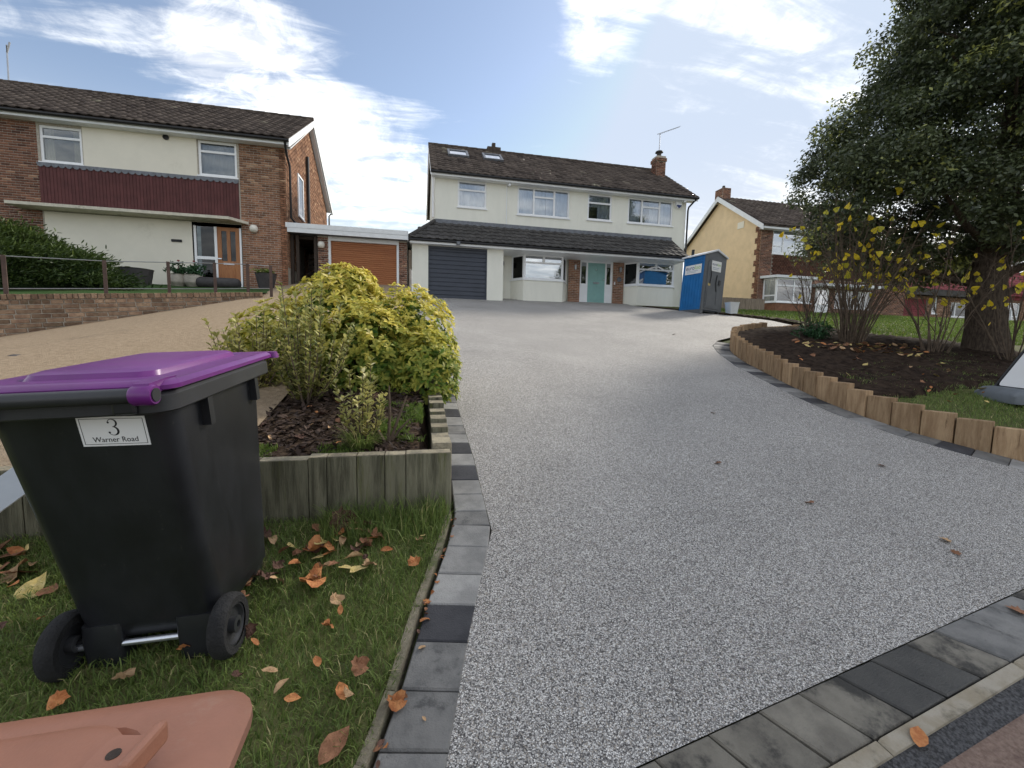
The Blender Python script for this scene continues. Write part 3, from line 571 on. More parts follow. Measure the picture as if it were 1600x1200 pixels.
# ------------------------------------------------------------------ house kit
leafmat('brick_tone', (.10, .05, .038), (.29, .14, .09), (.38, .22, .14), 0, .9, .12)
leafmat('brick_tone_tan', (.15, .078, .05), (.37, .205, .125), (.44, .28, .18), 0, .9, .12)
leafmat('tile_tone', (.058, .046, .040), (.14, .112, .094), (.20, .18, .135), 0, .85, .15)
leafmat('tile_tone_maroon', (.17, .045, .05), (.27, .08, .085), None, 0, .85, .15)
leafmat('tile_hung_tone', (.085, .042, .032), (.155, .078, .055), None, 0, .9, .12)
def frameM(O, u, n): 
    u = Vector(u).normalized(); n = Vector(n).normalized()
    return Matrix.Translation(O) @ Matrix(((u.x, -n.x, 0), (u.y, -n.y, 0), (u.z, -n.z, 1))).to_4x4()
def wallface(name, M, u0, u1, z0, z1, holes, m, parent, depth=.12, back=.25):
    us = sorted({u0, u1, *[h[0] for h in holes], *[h[2] for h in holes]}); zs = sorted({z0, z1, *[h[1] for h in holes], *[h[3] for h in holes]})
    us = [a for a in us if u0 <= a <= u1]; zs = [a for a in zs if z0 <= a <= z1]; mb = MB()
    ins = lambda a, b: any(h[0] < a < h[2] and h[1] < b < h[3] for h in holes)
    for a, b in zip(us[:-1], us[1:]):
        for c, d in zip(zs[:-1], zs[1:]):
            if ins((a+b)/2, (c+d)/2): continue
            mb.quad(*[M @ Vector(p) for p in ((a, 0, c), (b, 0, c), (b, 0, d), (a, 0, d))])
    for h in holes:
        a, c, b, d = max(h[0], u0), max(h[1], z0), min(h[2], u1), min(h[3], z1)
        for p, q in (((a, c), (a, d)), ((b, d), (b, c)), ((a, d), (b, d)), ((b, c), (a, c))):
            mb.quad(*[M @ Vector(v) for v in ((p[0], 0, p[1]), (q[0], 0, q[1]), (q[0], depth, q[1]), (p[0], depth, p[1]))])
    return mb.build(name, m, parent)
def window(parent, M, u0, z0, u1, z1, cols, glass='glass', curtain='curtain', y=.03, fr=.072, frame='white_pvc', sill=True, room=True, name='window', drape=None):
    """cols: list of (width share, [transom heights as share from the bottom]); frame bars butt end to end, panes behind."""
    mb = MB(); y0, y1 = y, y+.06; W_ = u1-u0
    mb.box(u0, y0, z0, u0+fr, y1, z1, M); mb.box(u1-fr, y0, z0, u1, y1, z1, M)
    mb.box(u0+fr, y0, z0, u1-fr, y1, z0+fr, M); mb.box(u0+fr, y0, z1-fr, u1-fr, y1, z1, M)
    tot = sum(c[0] for c in cols); x = u0+fr; inner = W_-2*fr; cells = []
    for i, (w, tr) in enumerate(cols):
        w = inner*w/tot; a, b = x, x+w; x = b
        if i > 0: mb.box(a-.04, y0, z0+fr, a+.04, y1, z1-fr, M); a += .04
        if i < len(cols)-1: b -= .04
        zc = z0+fr
        for t in list(tr)+[1.0]:
            zt = z0+(z1-z0)*t if t < 1 else z1-fr
            if t < 1: mb.box(a, y0, zt-.035, b, y1, zt+.035, M); cells.append((a, zc, b, zt-.035)); zc = zt+.035
            else: cells.append((a, zc, b, zt))
    w = mb.build(name, frame, parent)
    for a, c, b, d in cells: MB().box(a, y0+.025, c, b, y0+.033, d, M).build('pane', glass, w)
    if sill: MB().box(u0-.04, -.05, z0-.045, u1+.04, y+.03, z0-.003, M).build('sill', frame, w)
    if room: 
        r = MB(); B = .5
        for q in (((u0, B, z0), (u1, B, z0), (u1, B, z1), (u0, B, z1)), ((u0, y1, z0), (u0, B, z0), (u0, B, z1), (u0, y1, z1)), ((u1, y1, z0), (u1, B, z0), (u1, B, z1), (u1, y1, z1)), ((u0, y1, z0), (u1, y1, z0), (u1, B, z0), (u0, B, z0)), ((u0, y1, z1), (u1, y1, z1), (u1, B, z1), (u0, B, z1))): r.quad(*[M @ Vector(p) for p in q])
        r.build('room', 'room_dark', w)
    for a, b, lo in (drape or []):
        a, b = u0+W_*a, u0+W_*b; k = max(6, int((b-a)/.05)); r = MB(); pv = None; zl = z0+(z1-z0)*lo
        for i in range(k+1):
            p = (a+(b-a)*i/k, y1+.06+.022*math.sin(i*1.9)+.01*math.sin(i*.7)); 
            if pv: r.quad(*[M @ Vector(q) for q in ((pv[0], pv[1], zl+.03), (p[0], p[1], zl+.03), (p[0], p[1], z1-.02), (pv[0], pv[1], z1-.02))])
            pv = p
        r.build('curtain', curtain, w, smooth=60)
    return w
def brickwork(M, u0, u1, z0, z1, holes, parent, m, tone, limit=0, proud=.008, clip=None, L=.225, Hc=.075):
    """Stretcher-bond bricks standing proud of the mortar; the first `limit` are objects, the rest one joined part."""
    cnt = 0; V = []; F = []; T = []; z = z0; r = 0
    while z+Hc*.5 < z1:
        u = u0-(L/2 if r % 2 else 0)
        while u < u1:
            a, b = max(u, u0)+.006, min(u+L, u1)-.006; c, d = z+.007, min(z+Hc, z1)-.007; u += L
            if b-a < .02: continue
            segs = [(a, b)]
            for h in holes:
                if h[1]-.01 < (c+d)/2 < h[3]+.01:
                    ns = []
                    for s0, s1 in segs:
                        if s1 <= h[0] or s0 >= h[2]: ns.append((s0, s1))
                        else:
                            if s0 < h[0]-.02: ns.append((s0, h[0]))
                            if s1 > h[2]+.02: ns.append((h[2], s1))
                    segs = ns
            for s0, s1 in segs:
                if clip and not (clip(s0, d) and clip(s1, d)): continue
                if cnt < limit:
                    cnt += 1; p = M @ Vector(((s0+s1)/2, .02-proud, (c+d)/2)); rz = math.atan2(M[1][0], M[0][0])
                    piece('brick', m, parent, p, (s1-s0, .04, d-c), rz)
                else:
                    n = len(V); pr = proud+rng.uniform(-.002, .002)
                    V += [M @ Vector(q) for q in ((s0, -pr, c), (s1, -pr, c), (s1, -pr, d), (s0, -pr, d), (s0, .01, c), (s1, .01, c), (s1, .01, d), (s0, .01, d))]
                    F += [(n, n+1, n+2, n+3), (n, n+4, n+5, n+1), (n+3, n+2, n+6, n+7), (n, n+3, n+7, n+4), (n+1, n+5, n+6, n+2)]; T += [float(np.clip(rng.normal(.5, .27), 0, 1))]*5
        z += Hc; r += 1
    if V: npmesh('brickwork', np.array([tuple(v) for v in V]), np.array(F), tone, parent, np.array(T), 'stuff')
def tile_geo(tw, g, roll=.03, th=.022):
    xs = [0, tw*.14, tw*.36, tw*.5, tw*.62, tw*.985]; hs = [.0, roll*.75, roll, roll*.7, .004, .004]
    top = [(x, -.03, h+.03) for x, h in zip(xs, hs)] + [(x, g, h+.004) for x, h in zip(xs, hs)] + [(x, -.03, h+.03-th) for x, h in zip(xs, hs)]
    n = 6; F = [(i, i+1, n+i+1, n+i) for i in range(5)] + [(2*n+i, 2*n+i+1, i+1, i) for i in range(5)]
    return top, F
def slopeM(a, b, up):                # a,b: eave ends (left,right seen from outside), up: point on the ridge above a
    a, b, up = Vector(a), Vector(b), Vector(up); x = (b-a).normalized(); y = (up-a); y -= x*y.dot(x); ln = y.length; y.normalize(); z = x.cross(y)
    return Matrix.Translation(a) @ Matrix((x, y, z)).transposed().to_4x4(), (b-a).length, ln
def rooftiles(parent, a, b, up, tone, tw=.3, gauge=.33, individual=None, test=None, name='tiles'):
    M, wdt, ln = slopeM(a, b, up); nc = max(1, round(ln/gauge)); g = ln/nc; nx = max(1, round(wdt/tw)); t = wdt/nx
    top, F = tile_geo(t, g)
    if individual:
        me = bpy.data.meshes.new('roof_tile'); me.from_pydata(top, [], F); me.materials.append(MATS[individual])
        Q = M.to_3x3().to_4x4()
        for j in range(nc):
            for i in range(nx):
                if test and not test((i+.5)*t, (j+.5)*g): continue
                o = bpy.data.objects.new('roof_tile', me); COL.objects.link(o); o.parent = parent
                o.matrix_local = Matrix.Translation((M @ Vector((i*t, j*g, .003*rng.random())))-org(parent)) @ Q
        return
    V = []; FF = []; T = []
    for j in range(nc):
        for i in range(nx):
            if test and not test((i+.5)*t, (j+.5)*g): continue
            n = len(V); dzv = rng.normal(0, .003); V += [M @ Vector((i*t+p[0], j*g+p[1], p[2]+dzv)) for p in top]; FF += [tuple(k+n for k in f) for f in F]; T += [float(np.clip(rng.normal(.45, .22), 0, 1))]*len(F)
    npmesh(name, np.array([tuple(v) for v in V]), np.array(FF), tone, parent, np.array(T), 'stuff')
def textmesh(name, s, size, M, m, parent, sx=1.0, align='CENTER', depth=.0008):
    cu = bpy.data.curves.new(name, 'FONT'); cu.body = s; cu.size = size; cu.align_x = align; cu.align_y = 'CENTER'; cu.extrude = depth; cu.resolution_u = 3
    to = bpy.data.objects.new(name, cu); COL.objects.link(to); dg = bpy.context.evaluated_depsgraph_get(); me = bpy.data.meshes.new_from_object(to.evaluated_get(dg)); bpy.data.objects.remove(to)
    me.transform(Matrix.Translation(-org(parent)) @ M @ Matrix.Diagonal((sx, 1, 1, 1))); me.materials.clear(); me.materials.append(MATS[m]); return put(name, me, parent)
# ------------------------------------------------------------------ main house
def main_house():
    h = thing('detached_house', 'cream rendered house with brown tiled roof and teal door at the top of the drive', 'house', (6.5, 18.5, 3.3))
    Yf = 18.5; M = frameM((0, Yf, 0), (1, 0, 0), (0, -1, 0)); zt = 8.26
    up = dict(a=(1.72, 7.01, 2.91, 8.07), b=(4.23, 6.91, 6.54, 8.07), c=(7.38, 6.95, 8.52, 8.06), d=(9.3, 6.96, 11.53, 8.07))
    low = [(7.08, 3.2, 8.64, 5.24)]
    w = wallface('wall', M, .8, 12.2, 3.2, zt, list(up.values())+low, 'cream_render', h)
    MB().quad((.8, Yf, 3.2), (.8, 24.7, 3.2), (.8, 24.7, zt), (.8, Yf, zt)).add([(.8, Yf, zt), (.8, 24.7, zt), (.8, 21.6, 10.42)], [(0, 1, 2)]).quad((12.2, Yf, 3.2), (12.2, 24.7, 3.2), (12.2, 24.7, zt), (12.2, Yf, zt)).add([(12.2, Yf, zt), (12.2, 24.7, zt), (12.2, 21.6, 10.42)], [(0, 1, 2)]).quad((.8, 24.7, 3.2), (12.2, 24.7, 3.2), (12.2, 24.7, zt), (.8, 24.7, zt)).build('side_wall', 'cream_render', h)
    one = [(1, [.66])]; three = [(.30, []), (.42, [.68]), (.28, [])]
    window(h, M, *up['a'], one, drape=[(0, .3, 0), (.3, 1, 0)]); window(h, M, *up['b'], three, drape=[(0, .55, 0), (.56, 1, 0)])
    window(h, M, *up['c'], one, 'glass', drape=[(0, .45, .5), (.45, 1, 0)]); window(h, M, *up['d'], three, drape=[(0, .28, 0), (.5, .72, 0), (.72, 1, 0)])
    # roof: front and back slopes, verges, ridge, fascia, gutter
    r = MB(); xl, xr = .62, 12.55; e = (18.12, 8.24); rg = (21.6, 10.62)
    r.prism([(xl+.02, e[0], e[1]-.02), (xl+.02, rg[0], rg[1]-.02), (xl+.02, 25.1, e[1]-.02), (xl+.02, 25.1, e[1]-.12), (xl+.02, rg[0], rg[1]-.14), (xl+.02, e[0], e[1]-.10)], (xr-xl-.04, 0, 0))
    roof = r.build('roof', 'roof_tile', h)
    rooftiles(roof, (xl, e[0], e[1]), (xr, e[0], e[1]), (xl, rg[0], rg[1]), 'tile_tone')
    for i in range(26):
        x0 = xl+(xr-xl)*i/26; MB().tube([(x0+.005, rg[0], rg[1]+.0), (x0+(xr-xl)/26-.003, rg[0], rg[1]+.012)], .10, 8).build('ridge_tile', 'roof_tile', roof, smooth=50)
    MB().box(xl+.02, 18.17, 8.07, xr-.02, 18.19, 8.22).box(xl+.05, 18.19, 8.07, xr-.05, 18.5, 8.085).build('fascia', 'white_pvc', h)
    MB().tube([(xl, 18.12, 8.19), (xr+.02, 18.12, 8.19)], .055, 8).build('gutter', 'black_plastic_pipe', h, smooth=50)
    b = MB()
    for xx in (xl+.0, xr-.05): b.prism([(xx, 18.15, 8.05), (xx, 21.6, 10.42), (xx, 25.0, 8.05), (xx, 25.0, 8.2), (xx, 21.6, 10.575), (xx, 18.15, 8.2)], (.05, 0, 0))
    b.build('bargeboard', 'white_pvc', h)
    for k, (xa, xb) in enumerate(((1.44, 2.35), (3.02, 3.9))):      # rooflights on the front slope
        dz_ = (rg[1]-e[1])/(rg[0]-e[0]); ca = math.atan(dz_); y0, y1 = 20.02, 20.82
        Mr = Matrix.Translation((0, y0, e[1]+(y0-e[0])*dz_)) @ Matrix.Rotation(ca, 4, 'X'); Lr = (y1-y0)/math.cos(ca)
        f = MB(); f.box(xa, 0, .0, xa+.09, Lr, .12, Mr); f.box(xb-.09, 0, .0, xb, Lr, .12, Mr); f.box(xa+.09, 0, .0, xb-.09, .10, .12, Mr); f.box(xa+.09, Lr-.09, .0, xb-.09, Lr, .12, Mr)
        fo = f.build('rooflight', 'lead', h); MB().box(xa+.09, .10, .06, xb-.09, Lr-.09, .085, Mr).build('pane', 'glass_blue', fo); MB().box(xa+.09, .10, .02, xb-.09, Lr-.09, .045, Mr).build('blind', 'white_pvc', fo)
    # chimney with pot and aerial, small ridge vent
    c = MB(); cx, cyy = 12.08, 20.9
    c.box(cx-.25, cyy-.25, 9.2, cx+.25, cyy+.25, 10.72).box(cx-.29, cyy-.29, 10.72, cx+.29, cyy+.29, 10.88).box(cx-.25, cyy-.25, 10.88, cx+.25, cyy+.25, 10.98)
    ch = c.build('chimney', 'mortar', h)
    for f, u0, n, w_ in (((cx-.25, cyy-.25, 0), (1, 0, 0), (0, -1, 0), .5), ((cx-.25, cyy+.25, 0), (0, -1, 0), (-1, 0, 0), .5)): brickwork(frameM(f, u0, n), 0, w_, 9.5, 10.72, [], ch, 'brick_red', 'brick_tone')
    for f, u0, n, w_ in (((cx-.29, cyy-.29, 0), (1, 0, 0), (0, -1, 0), .58), ((cx-.29, cyy+.29, 0), (0, -1, 0), (-1, 0, 0), .58)): brickwork(frameM(f, u0, n), 0, w_, 10.72, 10.87, [], ch, 'brick_red', 'brick_tone')
    MB().lathe([(.13, 0), (.11, .16), (.11, .2), (.2, .24), (.17, .30), (.02, .36)], (cx, cyy, 10.98), 14).build('chimney_pot', 'chimney_pot', ch, smooth=40)
    a0 = onY(1029.5, 246, cyy); a1 = onY(1031.5, 209, cyy); a2 = onY(1062, 198, cyy+.6)
    ae = MB().tube([(a0.x, a0.y, 10.9), a1], .022, 6).tube([a1-Vector((.15, 0, .04)), a2], .016, 6); d = (a2-a1)
    for i in range(12): p = a1+d*(i/11); ae.tube([p-Vector((0, .12, .0)), p+Vector((0, .12, 0))], .006, 4)
    ae.build('aerial', 'metal_grey', ch)
    v0 = onY(771, 236, 21.6); MB().box(v0.x-.32, 21.4, 10.5, v0.x+.32, 21.8, 10.78).box(v0.x-.08, 21.5, 10.78, v0.x+.08, 21.7, 11.0).build('ridge_vent', 'roof_tile', h)
    # lower mono-pitch roof over garage and bays
    el, er = -.2, 11.5; ey, ez = 17.08, 5.35; ty, tz = 18.5, 6.33
    k = MB(); k.prism([(el, ey, ez-.02), (er, ey, ez-.02), (er, ty, tz-.02), (.8, ty, tz-.02)], (0, 0, -.06)); k.prism([(el, ey, ez-.02), (.8, ty, tz-.02), (.8, 24.6, tz-.02), (el, 24.6, ez-.02)], (0, 0, -.06))
    cr = k.build('porch_roof', 'roof_tile_dark', h); sl = (tz-ez)/(ty-ey)
    rooftiles(cr, (el, ey, ez), (er, ey, ez), (el, ty, tz), None, .32, .35, individual='roof_tile_dark', test=lambda x, y: x > y*math.cos(math.atan(sl))*(1.0/1.42)-.05)
    rooftiles(cr, (el, 24.6, ez), (el, ey, ez), (.8, 24.6, tz), 'tile_tone', .32, .35, test=lambda x, y: (7.52-x) > y*1.1)
    MB().tube([(el, ey, ez+.03), (.8, ty, tz+.05)], .08, 8).build('hip_tile', 'roof_tile_dark', cr, smooth=50)
    MB().box(.82, 18.42, tz-.04, 11.5, 18.497, tz+.12).build('flashing', 'lead', cr)
    MB().prism([(er+.005, ey, ez-.1), (er+.005, ty-.01, tz-.1), (er+.005, ty-.01, tz+.03), (er+.005, ey, ez+.03)], (.03, 0, 0)).build('verge_board', 'roof_tile_dark', cr)
    MB().box(el+.02, 17.14, 5.17, er-.01, 17.16, 5.33).box(el+.02, 17.16, 5.17, er-.01, 18.49, 5.185).box(er-.01, 17.14, 5.17, er+.0, 18.49, 5.33).build('porch_fascia', 'white_pvc', cr)
    MB().tube([(el-.02, 17.09, 5.29), (er, 17.09, 5.29)], .05, 8).build('gutter', 'black_plastic_pipe', cr, smooth=50)
    # garage block with sectional door
    Mg = frameM((0, 17.4, 0), (1, 0, 0), (0, -1, 0))
    wallface('garage_wall', Mg, -.1, 3.45, 3.0, 5.18, [(.51, 3.0, 2.8, 5.16)], 'cream_render', h, depth=.15)
    MB().quad((-.1, 17.4, 3.0), (-.1, 24.5, 3.0), (-.1, 24.5, 5.3), (-.1, 17.4, 5.3)).quad((3.45, 17.4, 3.0), (3.45, 18.49, 3.0), (3.45, 18.49, 5.18), (3.45, 17.4, 5.18)).build('garage_side_wall', 'cream_render', h)
    gd = MB().box(.51, .10, 3.0, 2.8, .12, 5.16, Mg).build('garage_door', 'anthracite', h)
    for i in range(12):
        z0 = 3.16+i*.165
        MB().prism([Mg @ Vector((.55, y, z)) for y, z in ((.10, z0+.004), (.075, z0+.012), (.075, z0+.150), (.10, z0+.160))], (2.21, 0, 0)).build('door_panel', 'anthracite', gd)
    MB().box(.49, .02, 3.0, .55, .098, 5.16, Mg).box(2.76, .02, 3.0, 2.82, .098, 5.16, Mg).box(.55, .02, 5.08, 2.76, .098, 5.165, Mg).build('door_frame', 'anthracite', gd)
    sp_ = onY(716, 380, 17.1); MB().box(sp_.x-.07, 17.0, 5.19, sp_.x+.07, 17.12, 5.30).box(sp_.x-.05, 16.93, 5.16, sp_.x+.05, 17.0, 5.27).build('security_light', 'lead', h)
    # bay windows
    def bay(x0, x1, xl_, xr_, dark):
        zs, ztop = 4.12, 5.17; yb_ = 17.9
        plan = [(xl_, 18.49), (x0, yb_), (x1, yb_), (xr_, 18.49)]
        bw = MB().prism([(p[0], p[1], 3.0) for p in plan], (0, 0, zs-3.0)).build('bay_wall', 'cream_render', h)
        MB().prism([(xl_-.05, 18.49, zs), (x0-.03, yb_-.05, zs), (x1+.03, yb_-.05, zs), (xr_+.05, 18.49, zs)], (0, 0, .04)).build('bay_sill', 'white_pvc', bw)
        sides = [((xl_, 18.49), (x0, yb_)), ((x0, yb_), (x1, yb_)), ((x1, yb_), (xr_, 18.49))]
        for i, (a, b) in enumerate(sides):
            a, b = Vector((*a, 0)), Vector((*b, 0)); u = (b-a); L = u.length; u.normalize(); n = Vector((u.y, -u.x, 0)); Mb = frameM(a, u, n)
            cols = [(1, [.68]), (1, [.68])] if i == 1 else [(1, [])]
            if i == 1:                # wide fixed light below two top lights
                mb = MB(); fr = .08; y0, y1 = .0, .06; zm = zs+.04+(ztop-zs)*.66
                mb.box(0, y0, zs+.04, fr, y1, ztop, Mb); mb.box(L-fr, y0, zs+.04, L, y1, ztop, Mb); mb.box(fr, y0, zs+.04, L-fr, y1, zs+.11, Mb); mb.box(fr, y0, ztop-.06, L-fr, y1, ztop, Mb); mb.box(fr, y0, zm-.035, L-fr, y1, zm+.035, Mb); mb.box(L/2-.05, y0, zm+.035, L/2+.05, y1, ztop-.06, Mb)
                wo = mb.build('window', 'white_pvc', h)
                for q in ((fr, zs+.11, L-fr, zm-.035), (fr, zm+.035, L/2-.05, ztop-.06), (L/2+.05, zm+.035, L-fr, ztop-.06)): MB().box(q[0], .025, q[1], q[2], .033, q[3], Mb).build('pane', 'glass_blue', wo)
                MB().quad(*[Mb @ Vector(p) for p in ((.1, .4, zs), (L-.1, .4, zs), (L-.1, .4, ztop), (.1, .4, ztop))]).build('room', 'room_dark', wo)
            else:
                window(h, Mb, .04 if i == 0 else .0, zs+.04, L-.0 if i == 0 else L-.04, ztop, cols, 'glass_dark', y=.0, fr=.07, sill=False, room=False)
    bay(4.42, 6.14, 4.0, 6.5, True); bay(9.6, 11.38, 9.17, 11.72, False)
    # door set between brick piers
    for a, b in ((6.54, 7.08), (8.64, 9.17)):
        p = MB().box(a, 18.36, 3.2, b, 18.498, 5.17).build('brick_pier', 'mortar', h)
        brickwork(frameM((0, 18.36, 0), (1, 0, 0), (0, -1, 0)), a, b, 3.2, 5.16, [], p, 'brick_orange', 'brick_tone', limit=130)
    f = MB(); Md = frameM((0, 18.42, 0), (1, 0, 0), (0, -1, 0))
    f.box(7.08, 0, 3.3, 7.16, .08, 5.17, Md); f.box(8.56, 0, 3.3, 8.64, .08, 5.17, Md); f.box(7.16, 0, 5.09, 8.56, .08, 5.17, Md); f.box(7.40, 0, 3.3, 7.47, .08, 5.09, Md); f.box(8.29, 0, 3.3, 8.36, .08, 5.09, Md)
    for a, b in ((7.16, 7.40), (8.36, 8.56)): f.box(a, .01, 3.3, b, .07, 4.18, Md)
    fo = f.build('door_frame', 'white_pvc', h)
    for a, b in ((7.16, 7.40), (8.36, 8.56)): MB().box(a, .03, 4.18, b, .038, 5.09, Md).build('pane', 'glass_blue', fo); MB().quad(*[Md @ Vector(q) for q in ((a, .3, 4.1), (b, .3, 4.1), (b, .3, 5.1), (a, .3, 5.1))]).build('blind', 'curtain', fo)
    d = MB().box(7.47, .02, 3.36, 8.29, .07, 5.09, Md).build('front_door', 'teal_door', h)
    for a, b, c_, e_ in ((7.56, 7.84, 3.50, 4.12), (7.92, 8.20, 3.50, 4.12), (7.56, 7.84, 4.34, 4.98), (7.92, 8.20, 4.34, 4.98)):
        MB().box(a, .008, c_, b, .019, e_, Md).build('door_panel', 'teal_door', d, bevel=.006)
    MB().box(7.74, -.005, 4.19, 8.02, .018, 4.26, Md).build('letterbox', 'galvanised', d); MB().lathe([(.03, 0), (.03, .02), (.015, .04)], (7.86, 18.43, 4.80), 10, Matrix.Rotation(R(90), 3, 'X')).build('knocker', 'galvanised', d); MB().box(8.20, -.04, 4.36, 8.26, .019, 4.40, Md).build('handle', 'galvanised', d)
    MB().box(7.47, -.12, 3.30, 8.29, .07, 3.355, Md).build('threshold', 'concrete_old', d)
    for x in (6.83, 8.96): MB().box(x-.035, 18.24, 4.74, x+.035, 18.35, 4.94).build('wall_light', 'galvanised', h)
    MB().lathe([(.11, 0), (.11, .02), (.10, .03)], (8.94, 18.35, 4.42), 20, Matrix.Rotation(R(90), 3, 'X')).build('number_plaque', 'lead', h)
    MB().box(8.70, 18.33, 4.18, 8.75, 18.358, 4.30).build('doorbell', 'white_pvc', h)
    MB().lathe([(.06, 0), (.07, .12), (.03, .2)], (3.62, 18.40, 4.75), 10).build('wall_light', 'lead', h)
    # alarm box, camera, pipes
    al = onY(1061, 319, 18.4); MB().prism([(al.x-.15, 18.38, al.z+.12), (al.x+.15, 18.38, al.z+.12), (al.x+.13, 18.38, al.z-.1), (al.x, 18.38, al.z-.2), (al.x-.13, 18.38, al.z-.1)], (0, .115, 0)).build('alarm_box', 'white_pvc', h)
    MB().prism([(al.x-.13, 18.375, al.z-.04), (al.x+.13, 18.375, al.z-.04), (al.x+.115, 18.375, al.z-.1), (al.x, 18.375, al.z-.19), (al.x-.115, 18.375, al.z-.1)], (0, .004, 0)).build('alarm_badge', 'sign_navy', h)
    for px in (796, 1069):
        q = onY(px, 287 if px < 900 else 313, 18.3); MB().box(q.x-.05, 18.3, q.z-.05, q.x+.05, 18.498, q.z+.05).lathe([(.05, 0), (.05, .1), (.03, .12)], (q.x, 18.30, q.z-.06), 10, Matrix.Rotation(R(100), 3, 'X')).build('security_camera', 'white_pvc', h, smooth=40)
    MB().tube([(3.76, 18.47, 6.4), (3.76, 18.47, 8.07)], .018, 6).build('cable', 'white_pvc', h)
    MB().tube([(12.45, 18.14, 8.14), (12.28, 18.42, 7.85), (12.26, 18.44, 7.7), (12.26, 18.44, 3.4)], .04, 8).build('downpipe', 'black_plastic_pipe', h, smooth=50)
    MB().tube([(.72, 18.44, 6.5), (.72, 18.44, 8.1)], .035, 8).build('downpipe', 'white_pvc', h, smooth=50)
    return h
main_house()
# ------------------------------------------------------------------ left house and garage
def left_house():
    h = thing('brick_house', 'brick house with maroon cladding under its upper windows, left of the garage', 'house', (-8, 17, 3.27))
    M = frameM((0, 17, 0), (1, 0, 0), (0, -1, 0)); X0, X1 = -16.5, -4.35
    hl, hr = (-11.34, 6.83, -10.23, 7.93), (-7.0, 6.86, -5.85, 7.98)
    wallface('wall', M, X0, X1, 3.1, 8.1, [hl, hr, (-7.24, 3.1, -5.8, 5.22)], 'mortar', h)
    g = MB().prism([(X1, 17, 3.1), (X1, 24.3, 3.1), (X1, 24.3, 8.1), (X1, 20.6, 10.4), (X1, 17, 8.1)], (-.2, 0, 0)).build('gable_wall', 'mortar', h)
    wall = h
    pier = MB().box(-5.78, 17.001, 3.1, -4.352, 17.15, 8.1).build('corner_pier', 'mortar', h)
    brickwork(M, -5.78, X1, 3.2, 8.05, [], pier, 'brick_orange', 'brick_tone_tan', limit=300)
    brickwork(M, -14.5, -11.4, 5.2, 8.05, [], h, 'brick_red', 'brick_tone')
    brickwork(M, -14.5, -11.4, 3.2, 5.2, [], h, 'brick_red', 'brick_tone')
    Mgb = frameM((X1, 17, 0), (0, 1, 0), (1, 0, 0))
    sw = (1.55, 6.2, 2.35, 7.75)
    brickwork(Mgb, 0, 7.3, 4.0, 10.3, [sw], g, 'brick_orange', 'brick_tone_tan', clip=lambda u, z: z < 8.1+(u*.639 if u < 3.6 else (7.3-u)*.62))
    window(h, frameM((X1+.02, 17, 0), (0, 1, 0), (1, 0, 0)), *sw, [(1, [])], 'glass', room=False, y=-.03)
    # cream upper panel, cladding and lower panel
    MB().box(-10.2, 16.985, 6.80, -7.03, 17.08, 8.08).build('cream_panel', 'cream_panel', h)
    window(h, M, *hl, [(1, [.70])], 'glass_low', 'curtain_cream', drape=[(0, .28, 0), (.72, 1, 0)]); window(h, M, *hr, [(1, [.70])], 'glass_low', 'curtain', drape=[(0, 1, .05)])
    n = 60
    cl = MB().box(-11.4, 16.975, 5.46, -5.82, 17.0, 6.72).build('cladding', 'maroon_clad', h)
    for i in range(n):
        w_ = 5.58/n; a = -11.4+i*w_; MB().prism([(a+.006, 16.974, 5.47), (a+.012, 16.964, 5.47), (a+w_-.010, 16.964, 5.47), (a+w_-.003, 16.974, 5.47)], (0, 0, 1.25)).build('board', 'maroon_clad', cl)
    sc = MB(); k = 30
    for i in range(k):
        w_ = 5.62/k; a = -11.42+i*w_; zt = 6.80; pts = [(a, 16.94, zt), (a+w_, 16.94, zt)] + [(a+w_/2+math.cos(t)*w_/2, 16.94, zt-.05-math.sin(t)*.085) for t in np.linspace(0, math.pi, 7)]
        sc.prism(pts, (0, .012, 0))
    sc.build('scalloped_trim', 'lead', h)
    MB().lathe([(.085, 0), (.085, .05), (.06, .06), (.06, .03)], (onY(260, 215, 17).x, 16.99, onY(260, 215, 17).z), 16, Matrix.Rotation(R(90), 3, 'X')).build('vent', 'black_plastic_pipe', h)
    MB().prism([(-11.95, 17.0, 5.36), (-11.95, 16.42, 5.36), (-5.95, 16.42, 5.36), (-5.55, 16.99, 5.36)], (0, 0, .09)).build('canopy', 'concrete_old', h)
    MB().box(-11.35, 16.985, 3.1, -7.28, 17.0, 5.33).build('cream_panel', 'cream_panel', h)
    pl = onY(276, 376, 16.97); MB().box(pl.x-.15, 16.95, pl.z-.04, pl.x+.15, 16.984, pl.z+.04).build('name_plate', 'ink', h)
    f = MB(); f.box(-7.28, 0, 3.2, -7.17, .07, 5.33, M); f.box(-6.63, 0, 3.2, -6.55, .07, 5.33, M); f.box(-5.86, 0, 3.2, -5.78, .07, 5.33, M); f.box(-7.17, 0, 5.22, -6.63, .07, 5.33, M); f.box(-6.55, 0, 5.22, -5.86, .07, 5.33, M); f.box(-7.17, 0, 4.12, -6.63, .07, 4.22, M); f.box(-7.17, 0, 3.2, -6.63, .07, 3.3, M)
    fo = f.build('door_frame', 'white_pvc', h)
    for a, b in ((3.3, 4.12), (4.22, 5.22)): MB().box(-7.17, .03, a, -6.63, .04, b, M).build('pane', 'glass_dark', fo)
    MB().quad(*[M @ Vector(p) for p in ((-7.17, .35, 3.2), (-5.86, .35, 3.2), (-5.86, .35, 5.3), (-7.17, .35, 5.3))]).build('hallway', 'room_dark', fo)
